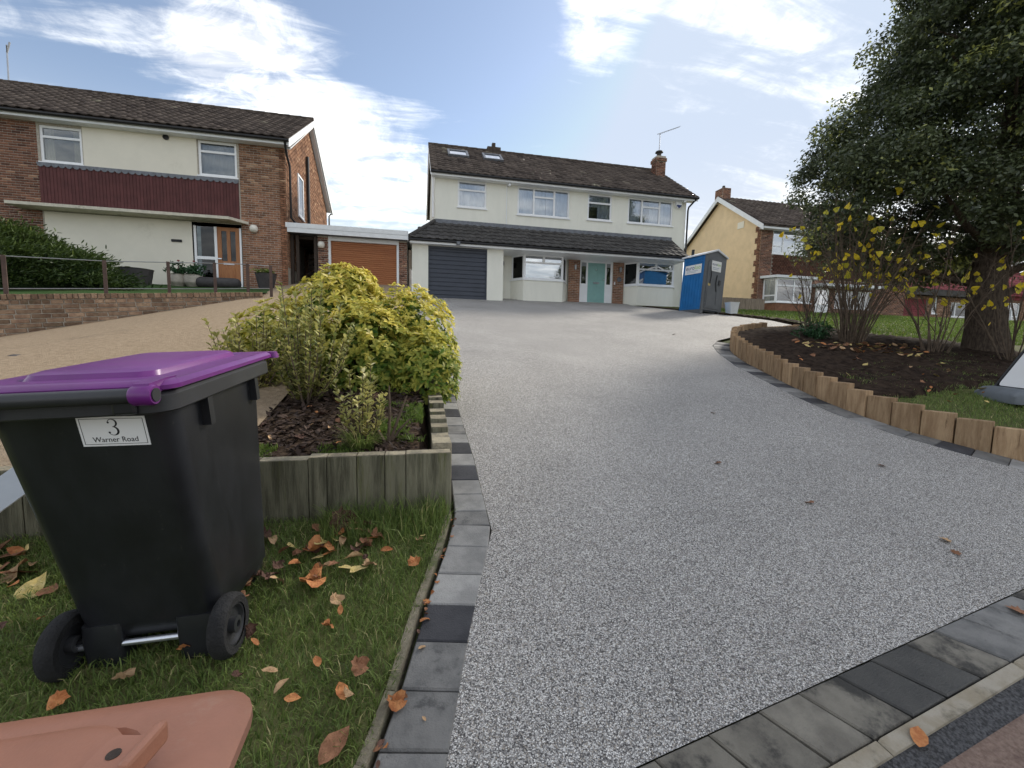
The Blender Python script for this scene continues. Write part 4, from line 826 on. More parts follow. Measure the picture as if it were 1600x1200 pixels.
    d = MB(); d.box(-6.55, .02, 3.25, -6.42, .06, 5.22, M); d.box(-5.99, .02, 3.25, -5.86, .06, 5.22, M); d.box(-6.26, .02, 4.10, -6.15, .06, 5.10, M); d.box(-6.42, .02, 5.10, -5.99, .06, 5.22, M); d.box(-6.42, .02, 3.25, -5.99, .06, 4.10, M)
    do = d.build('front_door', 'oak_door', h)
    for a, b in ((-6.42, -6.26), (-6.15, -5.99)): MB().box(a, .035, 4.10, b, .043, 5.10, M).build('pane', 'glass_dark', do)
    MB().box(-6.38, .005, 3.42, -6.03, .019, 3.88, M).box(-6.32, -.008, 3.48, -6.09, .004, 3.80, M).build('door_panel', 'oak_door', do, bevel=.01)
    MB().box(-6.38, 0, 3.98, -6.05, .019, 4.03, M).box(-6.53, -.03, 4.15, -6.42, .019, 4.18, M).build('letterbox', 'galvanised', do)
    for px, py, yy_ in ((396.5, 357.5, 16.93),):
        p = onY(px, py, yy_); MB().lathe([(.02, -.13), (.09, -.11), (.13, -.04), (.13, .04), (.09, .11), (.02, .13)], p, 16).build('globe_lamp', 'lamp_white', h, smooth=60)
    # roof
    e = (16.6, 8.2); rg = (20.6, 10.64); xl, xr = -17, -4.12
    roof = MB().prism([(xl, e[0], e[1]-.02), (xl, rg[0], rg[1]-.02), (xl, 24.75, 8.1), (xl, 24.75, 8.0), (xl, rg[0], rg[1]-.14), (xl, e[0], e[1]-.1)], (xr-xl-.02, 0, 0)).build('roof', 'roof_tile', h)
    rooftiles(roof, (xl, *e), (xr, *e), (xl, *rg), 'tile_tone')
    for i in range(28):
        x0 = xl+(xr-xl)*i/28; MB().tube([(x0+.005, rg[0], rg[1]), (x0+(xr-xl)/28-.003, rg[0], rg[1]+.012)], .09, 8).build('ridge_tile', 'roof_tile', roof, smooth=50)
    MB().box(xl, 16.68, 8.0, xr-.02, 16.70, 8.16).box(xl, 16.70, 8.0, xr-.02, 16.995, 8.015).build('fascia', 'white_timber', h); MB().tube([(xl, 16.62, 8.13), (xr, 16.62, 8.13)], .055, 8).build('gutter', 'black_plastic_pipe', h, smooth=50)
    MB().prism([(xr-.03, 16.62, 7.92), (xr-.03, 20.6, 10.36), (xr-.03, 24.7, 7.86), (xr-.03, 24.7, 8.08), (xr-.03, 20.6, 10.6), (xr-.03, 16.62, 8.17)], (.035, 0, 0)).build('bargeboard', 'white_timber', h)
    MB().prism([(X1+.01, 16.9, 7.94), (X1+.01, 20.6, 10.3), (X1+.01, 24.4, 7.9), (X1+.01, 24.4, 7.93), (X1+.01, 20.6, 10.34), (X1+.01, 16.9, 7.97)], (.18, 0, 0)).build('soffit', 'white_timber', h)
    MB().tube([(-4.25, 16.63, 8.1), (-4.27, 16.9, 7.75), (-4.27, 17.25, 7.5), (-4.27, 17.25, 5.75), (-4.15, 17.6, 5.6)], .04, 8).build('downpipe', 'black_plastic_pipe', h, smooth=50)
    MB().tube([(-4.27, 20.0, 4.5), (-4.27, 20.0, 8.9)], .06, 10).build('soil_pipe', 'black_plastic_pipe', h, smooth=50)
    MB().tube([(-4.2, 24.75, 7.95), (-4.25, 24.4, 7.75), (-4.25, 24.35, 5.0)], .04, 8).build('downpipe', 'black_plastic_pipe', h, smooth=50)
    a = onY(14, 134, 20.6); b = onY(11, 82, 20.6); ae = MB().tube([(a.x, a.y, 10.55), b], .025, 6).tube([b, onY(15, 66, 20.6)], .03, 6).tube([b, onY(10, 70, 20.3)], .02, 5); ae.build('aerial', 'metal_grey', h)
    wv = onY(2, 362, 17); window(h, M, wv.x-1.2, wv.z-.7, wv.x+.08, wv.z+.12, [(1, [])], 'glass_dark', room=False, y=-.04)
    # flat-roofed garage
    g = thing('flat_roof_garage', 'flat-roofed brick garage with brown roller door and pale timber fascia', 'garage', (-2.2, 17.2, 3.5))
    MB().box(-4.33, 17.03, 5.23, -.26, 24, 5.52).build('roof', 'lead', g)
    MB().box(-4.40, 16.99, 5.38, -.25, 17.028, 5.54).box(-4.39, 17.0, 5.22, -.255, 17.028, 5.376).box(-.258, 17.03, 5.22, -.23, 24, 5.54).build('fascia', 'white_timber', g)
    Mg = frameM((0, 17.3, 0), (1, 0, 0), (0, -1, 0))
    for a, b in ((-3.42, -3.06), (-.58, -.28)):
        p = MB().box(a, 17.3, 3.2, b, 17.6, 5.225).build('brick_pier', 'mortar', g); brickwork(Mg, a, b, 3.3, 5.2, [], p, 'brick_red', 'brick_tone')
    MB().box(-3.44, 17.6, 3.2, -3.40, 24, 5.225).box(-.3, 17.6, 3.2, -.26, 24, 5.225).build('side_wall', 'mortar', g)
    MB().box(-3.06, .0, 3.2, -2.98, .1, 5.225, Mg).box(-.66, .0, 3.2, -.58, .1, 5.225, Mg).box(-2.98, .0, 5.08, -.66, .1, 5.225, Mg).build('door_frame', 'white_timber', g)
    dd = MB().box(-2.98, .10, 3.2, -.66, .12, 5.08, Mg).build('roller_door', 'brown_roller', g)
    for i in range(25):
        z0 = 3.2+i*.075; MB().prism([Mg @ Vector((-2.98, y, z)) for y, z in ((.10, z0+.002), (.082, z0+.018), (.080, z0+.05), (.10, z0+.070))], (2.32, 0, 0)).build('door_slat', 'brown_roller', dd)
    p = onY(502, 382.5, 17.22); MB().lathe([(.02, -.12), (.09, -.10), (.12, -.03), (.12, .03), (.09, .10), (.02, .12)], p, 16).build('globe_lamp', 'lamp_white', g, smooth=60)
    # side passage: dark gate with slats
    q = thing('passage_gate', 'dark brown slatted timber gate and frame in the passage beside the garage', 'gate', (-3.9, 17.5, 3.3))
    for x in (-4.28, -4.1, -3.5): MB().box(x-.05, 17.3, 3.2, x+.05, 17.4, 5.2).build('post', 'dark_timber', q)
    for i in range(7): MB().box(-4.05, 18.6+.02*i, 3.3+.22*i, -3.55, 18.64+.02*i, 3.46+.22*i).build('slat', 'dark_timber', q)
    for i in range(6): MB().box(-4.3, 17.5+i*.55, 5.1, -3.46, 17.56+i*.55, 5.2).build('joist', 'dark_timber', q)
    MB().box(-4.30, 18.1, 3.2, -4.26, 19.0, 5.1).build('panel', 'dark_timber', q)
left_house()
def left_fence():
    f = thing('fence_panel', 'narrow timber fence strip between the brick garage and the cream house', 'fence', (-.18, 17.5, 3.4))
    for i in range(2): MB().box(-.225+.06*i, 17.45+.01*i, 3.1, -.17+.06*i, 17.48+.01*i, 4.95).build('board', 'fence_wood', f)
left_fence()
# ------------------------------------------------------------------ right houses
def right_house():
    h = thing('yellow_gable_house', 'house with yellow rendered gable and brick quoins behind the portable toilet', 'house', (22, 20.6, 3.3))
    X0, X1, Yf, zt = 18.2, 28.5, 20.6, 8.05
    g = MB().prism([(X0, Yf, 3), (X0, 27.4, 3), (X0, 27.4, zt), (X0, 24.0, 10.35), (X0, Yf, zt)], (.25, 0, 0)).build('gable_wall', 'yellow_render', h)
    M = frameM((0, Yf, 0), (1, 0, 0), (0, -1, 0)); up_ = (18.95, 6.62, 21.2, 7.9); dn = (23.4, 3.85, 26.0, 4.85)
    wallface('wall', M, X0+.25, X1, 3, zt, [up_, dn], 'mortar', h)
    MB().box(X0, Yf-.001, 3, X0+.25, Yf, zt).build('corner', 'mortar', h)
    brickwork(M, X0, X0+.75, 3.2, 8.0, [], h, 'brick_red', 'brick_tone'); brickwork(M, X0+.75, X1, 3.2, 5.35, [dn, (18.7, 3.9, 21.4, 5.3)], h, 'brick_red', 'brick_tone')
    for i in range(16):                # toothed quoins on the gable
        z0 = 3.25+i*.3; w_ = .42 if i % 2 else .26
        brickwork(frameM((X0, Yf+w_, 0), (0, -1, 0), (-1, 0, 0)), 0, w_, z0, z0+.3, [], g, 'brick_red', 'brick_tone', proud=.02)
    V = []; F = []; T = []
    for j in range(26):
        for i in range(60):
            x0 = X0+.76+i*.165+(.08 if j % 2 else 0); z0 = 5.4+j*.1
            if x0+.16 > X1 or (up_[0]-.1 < x0+.08 < up_[2]+.1 and up_[1]-.08 < z0 < up_[3]+.05): continue
            n = len(V); V += [(x0, Yf-.045, z0), (x0+.16, Yf-.045, z0), (x0+.16, Yf-.02, z0+.12), (x0, Yf-.02, z0+.12), (x0, Yf-.02, z0), (x0+.16, Yf-.02, z0)]; F += [(n, n+1, n+2, n+3), (n, n+4, n+5, n+1)]; T += [float(rng.random())]*2
    npmesh('hung_tiles', np.array(V), np.array(F), 'tile_hung_tone', h, np.array(T), 'stuff')
    window(h, M, *up_, [(.3, [.33]), (.4, [.68]), (.3, [.33])], 'glass_blue', drape=[(0, .25, 0)]); window(h, M, *dn, [(.3, []), (.4, [.68]), (.3, [])], 'glass', drape=[(.1, .3, .2), (.7, .9, 0)])
    bp = [(18.55, Yf-.01), (18.85, Yf-.6), (21.1, Yf-.6), (21.5, Yf-.01)]
    MB().prism([(x, y, 3) for x, y in bp], (0, 0, .95)).build('bay_wall', 'brick_red', h); MB().prism([(18.3, Yf-.01, 5.25), (18.7, Yf-.75, 5.25), (21.3, Yf-.75, 5.25), (21.7, Yf-.01, 5.25)], (0, 0, .13)).build('bay_roof', 'white_timber', h)
    for a, b in zip(bp[:-1], bp[1:]):
        a, b = Vector((*a, 0)), Vector((*b, 0)); u = b-a; L = u.length; u.normalize()
        window(h, frameM(a, u, (u.y, -u.x, 0)), 0, 3.97, L, 5.24, [(1, [.28])] if L < 1 else [(1, [.7]), (1, [.7])], 'glass', curtain='curtain_cream', y=0, room=(L > 1), drape=[(.05, .5, 0)] if L < 1 else [])
    MB().box(21.7, Yf-.75, 4.95, 25.9, Yf-.02, 5.1).build('porch_canopy', 'white_timber', h); MB().box(22.0, Yf-.05, 3.2, 22.9, Yf-.01, 4.9).build('front_door', 'white_pvc', h); MB().box(22.1, Yf-.06, 4.0, 22.8, Yf-.052, 4.8).build('door_pane', 'glass_blue', h)
    e = (20.2, 8.02); rg = (24.0, 10.58); xl, xr = 17.95, 28.8
    roof = MB().prism([(xl, e[0], e[1]-.02), (xl, rg[0], rg[1]-.02), (xl, 27.8, 8.0), (xl, 27.8, 7.9), (xl, rg[0], rg[1]-.14), (xl, e[0], e[1]-.1)], (xr-xl, 0, 0)).build('roof', 'roof_tile', h)
    rooftiles(roof, (xl, *e), (xr, *e), (xl, *rg), 'tile_tone')
    MB().prism([(xl-.03, 20.2, 7.72), (xl-.03, 24.0, 10.28), (xl-.03, 27.8, 7.72), (xl-.03, 27.8, 7.98), (xl-.03, 24.0, 10.57), (xl-.03, 20.2, 8.0)], (.035, 0, 0)).build('bargeboard', 'white_timber', h)
    MB().box(xl+.04, 20.22, 7.82, xr, 20.25, 8.0).box(xl+.04, 20.25, 7.82, xr, 20.55, 7.84).build('fascia', 'white_timber', h)
    c = MB().box(18.0, 23.65, 10.2, 18.55, 24.35, 11.0).build('chimney', 'mortar', h); brickwork(frameM((18.0, 24.35, 0), (0, -1, 0), (-1, 0, 0)), 0, .7, 10.2, 11.0, [], c, 'brick_red', 'brick_tone'); brickwork(frameM((18.0, 23.65, 0), (1, 0, 0), (0, -1, 0)), 0, .55, 10.2, 11.0, [], c, 'brick_red', 'brick_tone'); MB().lathe([(.1, 0), (.08, .22)], (18.3, 24, 11.0), 10).build('chimney_pot', 'chimney_pot', c)
    v = ray(1158, 352); t = X0/v.x; MB().box(X0-.03, v.y*t-.25, EYE+v.z*t-.18, X0-.002, v.y*t+.25, EYE+v.z*t+.18).build('vent', 'cream_panel', h)
    # timber fence beside it
    f = thing('side_fence', 'grey timber fence panel below the yellow gable, right of the portable toilet', 'fence', (17, 19.8, 3.3))
    for i in range(17): MB().box(15.2+i*.165, 19.8+.006*(i % 2), 2.9, 15.36+i*.165, 19.82+.006*(i % 2), 4.05+.01*rng.random()).build('board', 'fence_wood', f)
    for z_ in (3.4, 3.9): MB().box(15.2, 19.83, z_, 18.0, 19.88, z_+.07).build('rail', 'fence_wood', f)
right_house()
def maroon_house():
    h = thing('maroon_roof_house', 'brick house with maroon roof and maroon garage door far behind the tree', 'house', (33, 21.7, 2.9))
    M = frameM((0, 21.7, 0), (1, 0, 0), (0, -1, 0)); gd = (29.72, 2.6, 31.9, 4.78); w1 = (32.3, 3.9, 32.7, 5.05); w2 = (33.9, 3.75, 35.6, 4.7); dr = (32.2, 2.6, 32.9, 3.55); w3 = (38.35, 3.55, 40.05, 4.85)
    wallface('wall', M, 28.7, 44, 2.4, 5.4, [gd, w1, w2, w3], 'mortar', h)
    brickwork(M, 28.7, 44, 2.6, 5.2, [gd, w1, w2, w3, dr], h, 'brick_orange', 'brick_tone_tan', L=.24, Hc=.09)
    d = MB().box(gd[0], .1, gd[1], gd[2], .12, gd[3], M).build('garage_door', 'roof_tile_maroon', h)
    for i in range(16): MB().prism([M @ Vector((gd[0], y, gd[1]+i*.135+z)) for y, z in ((.1, .005), (.07, .02), (.07, .11), (.1, .13))], (gd[2]-gd[0], 0, 0)).build('door_slat', 'roof_tile_maroon', d)
    window(h, M, *w1, [(1, [])], 'glass', room=True); window(h, M, *w2, [(.3, []), (1, [])], 'glass_low', room=True, drape=[(.3, 1, .3)]); window(h, M, *w3, [(.65, [.7]), (.35, [.3])], 'glass', drape=[(.4, .6, 0)])
    MB().box(dr[0], -.03, dr[1], dr[2], -.02, dr[3], M).build('meter_cupboard', 'roof_tile_maroon', h); MB().box(dr[0]-.06, -.035, dr[1], dr[0], -.02, dr[3]+.06, M).box(dr[2], -.035, dr[1], dr[2]+.06, -.02, dr[3]+.06, M).box(dr[0], -.035, dr[3], dr[2], -.02, dr[3]+.06, M).build('cupboard_frame', 'white_pvc', h)
    MB().box(28.5, 21.2, 4.98, 36.9, 21.72, 5.35).build('fascia', 'roof_tile_dark', h)
    roof = MB().prism([(28.3, 21.3, 5.33), (44.5, 21.3, 5.33), (44.5, 26, 8.6), (28.3, 26, 8.6)], (0, 0, -.1)).build('roof', 'roof_tile_maroon', h); rooftiles(roof, (28.3, 21.3, 5.35), (44.5, 21.3, 5.35), (28.3, 26, 8.62), 'tile_tone_maroon', .35, .4)
    MB().box(36.9, 21.62, 5.02, 44, 21.68, 5.4).build('hung_band', 'roof_tile_maroon', h)
    MB().prism([(44, 21.7, 2.4), (44, 30, 2.4), (44, 30, 5.3), (44, 26, 8.4), (44, 21.7, 5.3)], (-.2, 0, 0)).prism([(28.7, 21.7, 2.4), (28.7, 30, 2.4), (28.7, 30, 5.3), (28.7, 26, 8.4), (28.7, 21.7, 5.3)], (.2, 0, 0)).build('side_wall', 'brick_orange', h)
maroon_house()
# ------------------------------------------------------------------ right bed: pavers, sleepers, lawn, soil
SL = [(5.80, 1.75), (5.62, 2.3), (5.47, 2.79), (5.32, 3.1), (5.16, 3.5), (5.10, 4.02), (5.17, 4.62), (5.35, 5.3), (5.56, 5.95), (5.85, 6.83), (6.15, 7.45), (6.42, 7.9), (7.1, 8.75), (7.9, 9.35), (8.75, 9.85), (10.3, 10.45), (11.2, 10.95)]
def along(line, step):
    out = []; pts = [Vector(p) for p in line]; acc = 0.0; out.append((pts[0].copy(), 0))
    for a, b in zip(pts[:-1], pts[1:]):
        L = (b-a).length; s = step-acc
        while s <= L: out.append((a.lerp(b, s/L), 0)); s += step
        acc = (acc+L) % step
    return [o[0] for o in out]
def nearest_on(line, p):
    best = None
    for a, b in zip(line[:-1], line[1:]):
        a, b = Vector(a), Vector(b); t = max(0, min(1, (p-a).dot(b-a)/(b-a).length_squared)); q = a.lerp(b, t)
        if best is None or (q-p).length < (best-p).length: best = q
    return best
rp = sheet('paver_strip', [D3(p, -.012) for p in SL[:13]] + [D3(p, -.012) for p in R_IN[:12][::-1]], 'joint_sand')
rs = along(SL[:13], .235)
for i in range(len(rs)-1):
    a, b = rs[i], rs[i+1]; c, d = nearest_on(R_IN, a), nearest_on(R_IN, b)
    m_ = 'paver_mid' if i % 3 else 'paver_dark'; m_ = 'paver_light' if i % 5 == 4 else m_
    slab(rp, [(a.x, a.y), (c.x, c.y), (d.x, d.y), (b.x, b.y)], dz, m_, up=.003+.003*rng.random())
sw_ = thing('sleeper_edging', 'new tan timber sleepers set on end round the right-hand flower bed', 'wall', D3((5.3, 4)))
ss = along(SL, .262)
for i in range(len(ss)-1):
    a, b = ss[i], ss[i+1]; c = (a+b)/2; d = (b-a).normalized(); n = Vector((-d.y, d.x)); n = n if n.x > 0 or c.y > 8.2 else -n
    if c.y > 8.2: n = Vector((d.y, -d.x))
    n = Vector((d.y, -d.x)); ang = math.atan2(d.y, d.x); zg = .183*c.y
    top = zg+.27+.07*min(1, max(0, (c.y-3.5)/4))+.018*rng.random()-(.12 if c.y > 10 else 0); w_ = (b-a).length-.012
    Mx = Matrix.Translation((c.x+n.x*.055, c.y+n.y*.055, 0)) @ Matrix.Rotation(ang+rng.normal(0, .035), 4, 'Z') @ Matrix.Rotation(rng.normal(0, .008), 4, 'Y') @ Matrix.Translation((0, rng.normal(0, .006), 0))
    MB().box(-w_/2, -.05, zg-.12, w_/2, .05, top, Mx).build('sleeper', 'sleeper_new', sw_, bevel=.007)
in_edge = [(p[0]+.1, p[1]-.02) for p in SL]
lawn_edge = in_edge + [(12.0, 11.5), (12.9, 12.5), (13.1, 13.7), (12.5, 14.9), (11.5, 15.8), (10.4, 16.7), (9.6, 17.6), (9.5, 18.0)]
R3 = lambda p, d=0.: Vector((p[0], p[1], RL(p[1])+d))
sheet('lawn', [R3(p) for p in lawn_edge] + [R3((60, 18.0)), R3((60, 1.75))], 'lawn_turf')
sheet('lawn_terrace', [Vector((9.5, 18.0, RL(18))), Vector((9.5, 23, RL(18)+.02)), Vector((90, 23, RL(18)-.3)), Vector((90, 18.0, RL(18)-.1)), Vector((60, 18.0, RL(18)))], 'lawn_turf')
MB().box(9.5, 1.7, -.3, 9.51, 1.75, .3)
bed_r = [(p[0]+.11, p[1]) for p in SL[5:15]] + [(10.2, 10.1), (11.8, 9.9), (13.4, 8.6), (13.0, 6.6), (11.0, 5.4), (8.6, 4.6), (6.8, 4.3), (5.6, 3.95)]
def zbed(x, y):
    e = nearest_on(SL, Vector((x, y))); dd = (e-Vector((x, y))).length; s_ = .183*e.y+.20
    return max(RL(y)+.02, s_*max(0, 1-dd/1.6)+(RL(y)+.05)*min(1, dd/1.6))
soilgrid('flower_bed', bed_r, zbed, 'soil', .1, .06)
0 and soilgrid('bed_fringe', [(5.45, 2.4), (5.3, 3.0), (5.22, 3.5), (5.2, 4.1), (5.3, 4.7), (5.6, 4.75), (5.5, 3.9), (5.6, 3.2), (5.75, 2.5)], lambda x, y: max(RL(y), .183*y+.26)+.01, 'soil', .06, .03)
soilgrid('soil_edge', [(10.4, 10.3), (11.9, 11.3), (12.9, 12.4), (13.1, 13.7), (12.4, 14.9), (11.3, 15.85), (10.2, 16.7), (9.5, 17.4), (10.0, 17.5), (11.8, 16.1), (13.0, 15.0), (13.6, 13.7), (13.4, 12.2), (12.2, 10.9)], lambda x, y: RL(y)-.01, 'soil', .12, .05)
patch = lambda x, y: np.clip(.40+.6*np.sin(x*2.1+.6)*np.cos(y*1.7+.3)+.25*np.sin(x*5+y*3), .05, 1)
rlz = lambda x, y: RLA+RLB*np.minimum(y, 18)
grass('lawn_grass', [(5.5, 1.9), (5.45, 2.6), (5.3, 4.2), (6.3, 4.45), (7.8, 4.9), (9.3, 5.4), (11, 6.2), (13.5, 6.6), (13, 3), (9, 1.9)], 30000, .05, .0028, rlz, 'grass_blade', 'patchy grass on the bank behind the timber sleepers', dens=patch, lean=.9)
grass('lawn_grass', [(13.5, 8.6), (12.0, 10.0), (11.8, 10.6), (13.6, 12.4), (13.7, 14), (12.6, 15.8), (13, 17.9), (40, 17.9), (40, 8.4)], 60000, .075, .012, rlz, 'lawn_blade', 'bright green lawn beyond the tree trunk', lean=.7)
grass('lawn_grass', [(5.5, 4.0), (8.6, 4.5), (11, 5.3), (12.8, 6.5), (10.8, 7.0), (7.8, 5.9), (5.8, 5.0)], 9000, .05, .003, lambda x, y: rlz(x, y)+.05, 'grass_blade', 'thin tufts of grass straggling over the front of the soil bed', dens=lambda x, y: np.clip(.25+.6*np.sin(x*2.7+1.1)*np.cos(y*3.1+.5)+.2*np.sin(x*7+y*5), 0, 1), lean=.9)
# ------------------------------------------------------------------ woody plants
def canopy(name, parent, clumps, per, spread, size, m, aspect=.5, jitter=.7, squash=.7):
    """clumps (n,3+1 tone): leaves packed in flattened balls so that light and dark masses and gaps appear."""
    n = len(clumps); c = np.repeat(clumps[:, :3], per, 0); tn = np.repeat(clumps[:, 3], per); sp_ = np.repeat(spread*(.6+.8*rng.random(n)), per)
    d = unit(rng.normal(0, 1, (n*per, 3))); r = rng.random(n*per)**(1/2.2); off = d*(r*sp_)[:, None]; off[:, 2] *= squash
    V, F = leaves(c+off, d*.7+np.array([0, 0, .7]), size, aspect, jitter=jitter)
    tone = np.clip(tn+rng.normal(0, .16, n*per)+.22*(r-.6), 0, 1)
    return npmesh(name, V, F, m, parent, tone)
def big_tree():
    b = R3((12.5, 7.25)); t = thing('evergreen_tree', 'large dark evergreen tree with a wide dense crown on the right', 'tree', b)
    tr = MB(); tr.tube([b+Vector((0, 0, -.2)), b+Vector((.0, 0, .12)), b+Vector((-.05, .02, .6)), b+Vector((-.12, .05, 1.4)), b+Vector((.1, .1, 2.6)), b+Vector((.2, .1, 5)), b+Vector((.2, .1, 9.5))], [.55, .42, .35, .32, .29, .2, .05], 12)
    for i in range(34):
        z = 1.2+i*.24; a = i*2.4; L = max(.5, 3.4*(1-z/11)); p = b+Vector((.05, .05, z)); q = p+Vector((math.cos(a)*L, math.sin(a)*L, .45*L)); tr.tube([p, p.lerp(q, .5)+Vector((0, 0, -.12)), q], [.11*(1-z/12), .06, .015], 6)
    tr.build('trunk', 'trunk_bark', t, smooth=60)
    prof = [(2.1, 1.7), (2.5, 3.1), (3.1, 3.8), (3.9, 3.9), (5.4, 3.4), (7.0, 2.8), (8.6, 2.1), (10.2, 1.2), (11.2, .3)]
    zz = np.array([p[0] for p in prof]); rr_ = np.array([p[1] for p in prof]); C = []; cx, cy_ = b.x+.75, b.y+.45
    while len(C) < 1750:
        z = rng.uniform(1.95, 11.2); Rz = np.interp(z, zz, rr_); a = rng.uniform(0, 2*np.pi)
        if rng.random() > Rz/4.5: continue
        lob = 1+.08*math.sin(3*a+z*1.3)+.08*math.sin(7*a-2.1*z)+.05*math.sin(13*a+4.5*z); f = rng.random()
        r = Rz*lob*(1-.75*f*f)*(.94+.1*rng.random())
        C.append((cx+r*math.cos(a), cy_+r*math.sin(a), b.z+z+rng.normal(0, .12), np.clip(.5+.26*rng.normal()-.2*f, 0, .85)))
    C = np.array(C); nb = np.array([(np.linalg.norm(C[:, :3]-c_[:3], axis=1) < .75).sum() for c_ in C]); C = C[nb >= 6]
    k = rng.random(len(C)) < .02; C[k, 3] = 1.0
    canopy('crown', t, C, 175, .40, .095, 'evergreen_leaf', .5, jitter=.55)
    top = C[(C[:, 2] > b.z+6.6) & (C[:, 0] < b.x-.6)][:14].copy(); top[:, 3] = .98
big_tree()
def stems_shrub(name, label, base, n, height, fan, nleaf, leafsize, seed, lean=(0, 0)):
    rg = np.random.default_rng(seed); t = thing(name, label, 'shrub', base); st = MB(); ends = []
    for i in range(n):
        a = rg.uniform(0, 2*np.pi); r = rg.uniform(.02, .28); p = base+Vector((r*math.cos(a), r*.6*math.sin(a), -.05)); H = height*rg.uniform(.55, 1.05); sp_ = fan*rg.uniform(.2, 1)
        q = p+Vector((math.cos(a)*sp_+lean[0]*H, math.sin(a)*sp_*.8+lean[1]*H, H)); m1 = p.lerp(q, .35)+Vector((rg.normal(0, .05)-math.cos(a)*sp_*.15, rg.normal(0, .05), 0)); m2 = p.lerp(q, .7)+Vector((rg.normal(0, .07), rg.normal(0, .07), 0)); w_ = rg.uniform(.007, .019)
        st.tube([p, m1, m2, q], [w_, w_*.8, w_*.5, .0025], 5); ends.append((m2, q))
        for k in range(rg.integers(5, 10)):
            s = m1.lerp(m2, rg.random()) if k < 3 else m2.lerp(q, rg.random()); L = rg.uniform(.18, .55); d = Vector((rg.normal(0, .5)+.4*math.cos(a), rg.normal(0, .5)+.4*math.sin(a), rg.uniform(.2, 1.0))).normalized(); e = s+d*L
            st.tube([s, s.lerp(e, .5)+Vector((0, 0, .02)), e], [.005, .0035, .0015], 4, cap=False); ends.append((s, e))
            if rg.random() < .6:
                e2 = s.lerp(e, .6)+Vector((rg.normal(0, .12), rg.normal(0, .12), rg.uniform(.02, .18))); st.tube([s.lerp(e, .6), e2], [.003, .0012], 4, cap=False); ends.append((e, e2))
    st.build('stems', 'twig', t)
    for k in range(nleaf):                 # single heart-shaped leaves still hanging on the twigs
        s, e = ends[rg.integers(0, len(ends))]; p = s.lerp(e, rg.uniform(.5, 1)); 
        if p.z < base.z+height*.42 and rg.random() < .75: continue
        leaf_obj('leaf', 'heart', 'yellow_leaf', t, p, leafsize*rg.uniform(.6, 1.15), Euler((rg.uniform(.6, 2.2), rg.normal(0, .6), rg.uniform(0, 6.28))), tone=rg.random())
    return t
LEAF = {}
def leafshape(shape, m, tone=0):
    key = (shape, m, int(tone*3))
    if key in LEAF: return LEAF[key]
    if shape == 'heart': out = [(0, 0), (.22, -.10), (.42, .02), (.48, .25), (.36, .55), (.14, .85), (0, 1.05), (-.14, .85), (-.36, .55), (-.48, .25), (-.42, .02), (-.22, -.10)]; cu = .25
    elif shape == 'oval': out = [(0, 0), (.16, .12), (.28, .35), (.28, .6), (.16, .85), (0, 1.05), (-.16, .85), (-.28, .6), (-.28, .35), (-.16, .12)]; cu = .5
    elif shape == 'lobed': out = [(0, 0), (.2, .08), (.55, .0), (.42, .25), (.62, .45), (.38, .5), (.42, .75), (.2, .7), (0, 1.05), (-.2, .7), (-.42, .75), (-.38, .5), (-.62, .45), (-.42, .25), (-.55, .0), (-.2, .08)]; cu = .35
    elif shape == 'crisp': out = [(.02, 0), (.22, .03), (.42, .12), (.36, .3), (.5, .42), (.4, .6), (.3, .78), (.08, .8), (0, 1.0), (-.16, .82), (-.38, .74), (-.36, .5), (-.47, .36), (-.38, .2), (-.3, .02)]; cu = .9
    elif shape == 'curl': out = [(0, 0), (.13, .1), (.2, .35), (.2, .6), (.12, .85), (0, 1.0), (-.12, .85), (-.2, .6), (-.2, .35), (-.13, .1)]; cu = 1.6
    zf = lambda x, y: cu*x*x-.35*cu*(y-.5)**2+(.10 if shape == 'crisp' else .03)*math.sin(9*x+7*y)+(.06 if shape == 'crisp' else 0)*math.cos(17*x-11*y)
    vs = [(x, y-.45, zf(x, y)) for x, y in out]; n = len(vs); inner = [(x*.5, (y-.42)*.5-.03, zf(x*.5, .42+(y-.42)*.5)-.015) for x, y in out]
    vs += inner + [(0, -.03, zf(0, .42)-.03)]
    F = [(i, (i+1) % n, n+(i+1) % n, n+i) for i in range(n)] + [(n+i, n+(i+1) % n, 2*n) for i in range(n)]
    me = bpy.data.meshes.new('leaf'); me.from_pydata(vs, [], F)
    a = me.attributes.new('tone', 'FLOAT', 'FACE'); a.data.foreach_set('value', [min(1, max(0, tone))]*len(me.polygons))
    me.materials.append(MATS[m]); LEAF[key] = me; return me
def leaf_obj(name, shape, m, parent, pos, size, rot, tone=0):
    o = bpy.data.objects.new(name, leafshape(shape, m, tone)); COL.objects.link(o); o.scale = (size,)*3; o.rotation_euler = rot
    if parent is not None: o.parent = parent; o.location = Vector(pos)-org(parent)
    else: o.location = pos
    return o
def onbed(px, py): 
    p = U(px, py, RLA, RLB); p.z = RL(p.y)+.04; return p
stems_shrub('deciduous_shrub', 'wide multi-stemmed shrub, nearly bare, with a few yellow leaves in the soil bed', onbed(1330, 541), 58, 3.05, 1.3, 130, .12, 3)
stems_shrub('deciduous_shrub', 'smaller thin-stemmed shrub with yellow leaves just left of the tree trunk', onbed(1462, 556), 18, 2.5, 1.4, 50, .115, 5, lean=(.12, -.05))
stems_shrub('deciduous_shrub', 'shrub with yellow leaves hanging in front of the tree trunk', onbed(1600, 575)+Vector((.2, .3, 0)), 13, 2.4, 1.4, 46, .115, 9, lean=(-.18, 0))
stems_shrub('deciduous_shrub', 'narrow twiggy shrub at the left end of the soil bed', onbed(1268, 530), 16, 2.0, .8, 14, .11, 12)
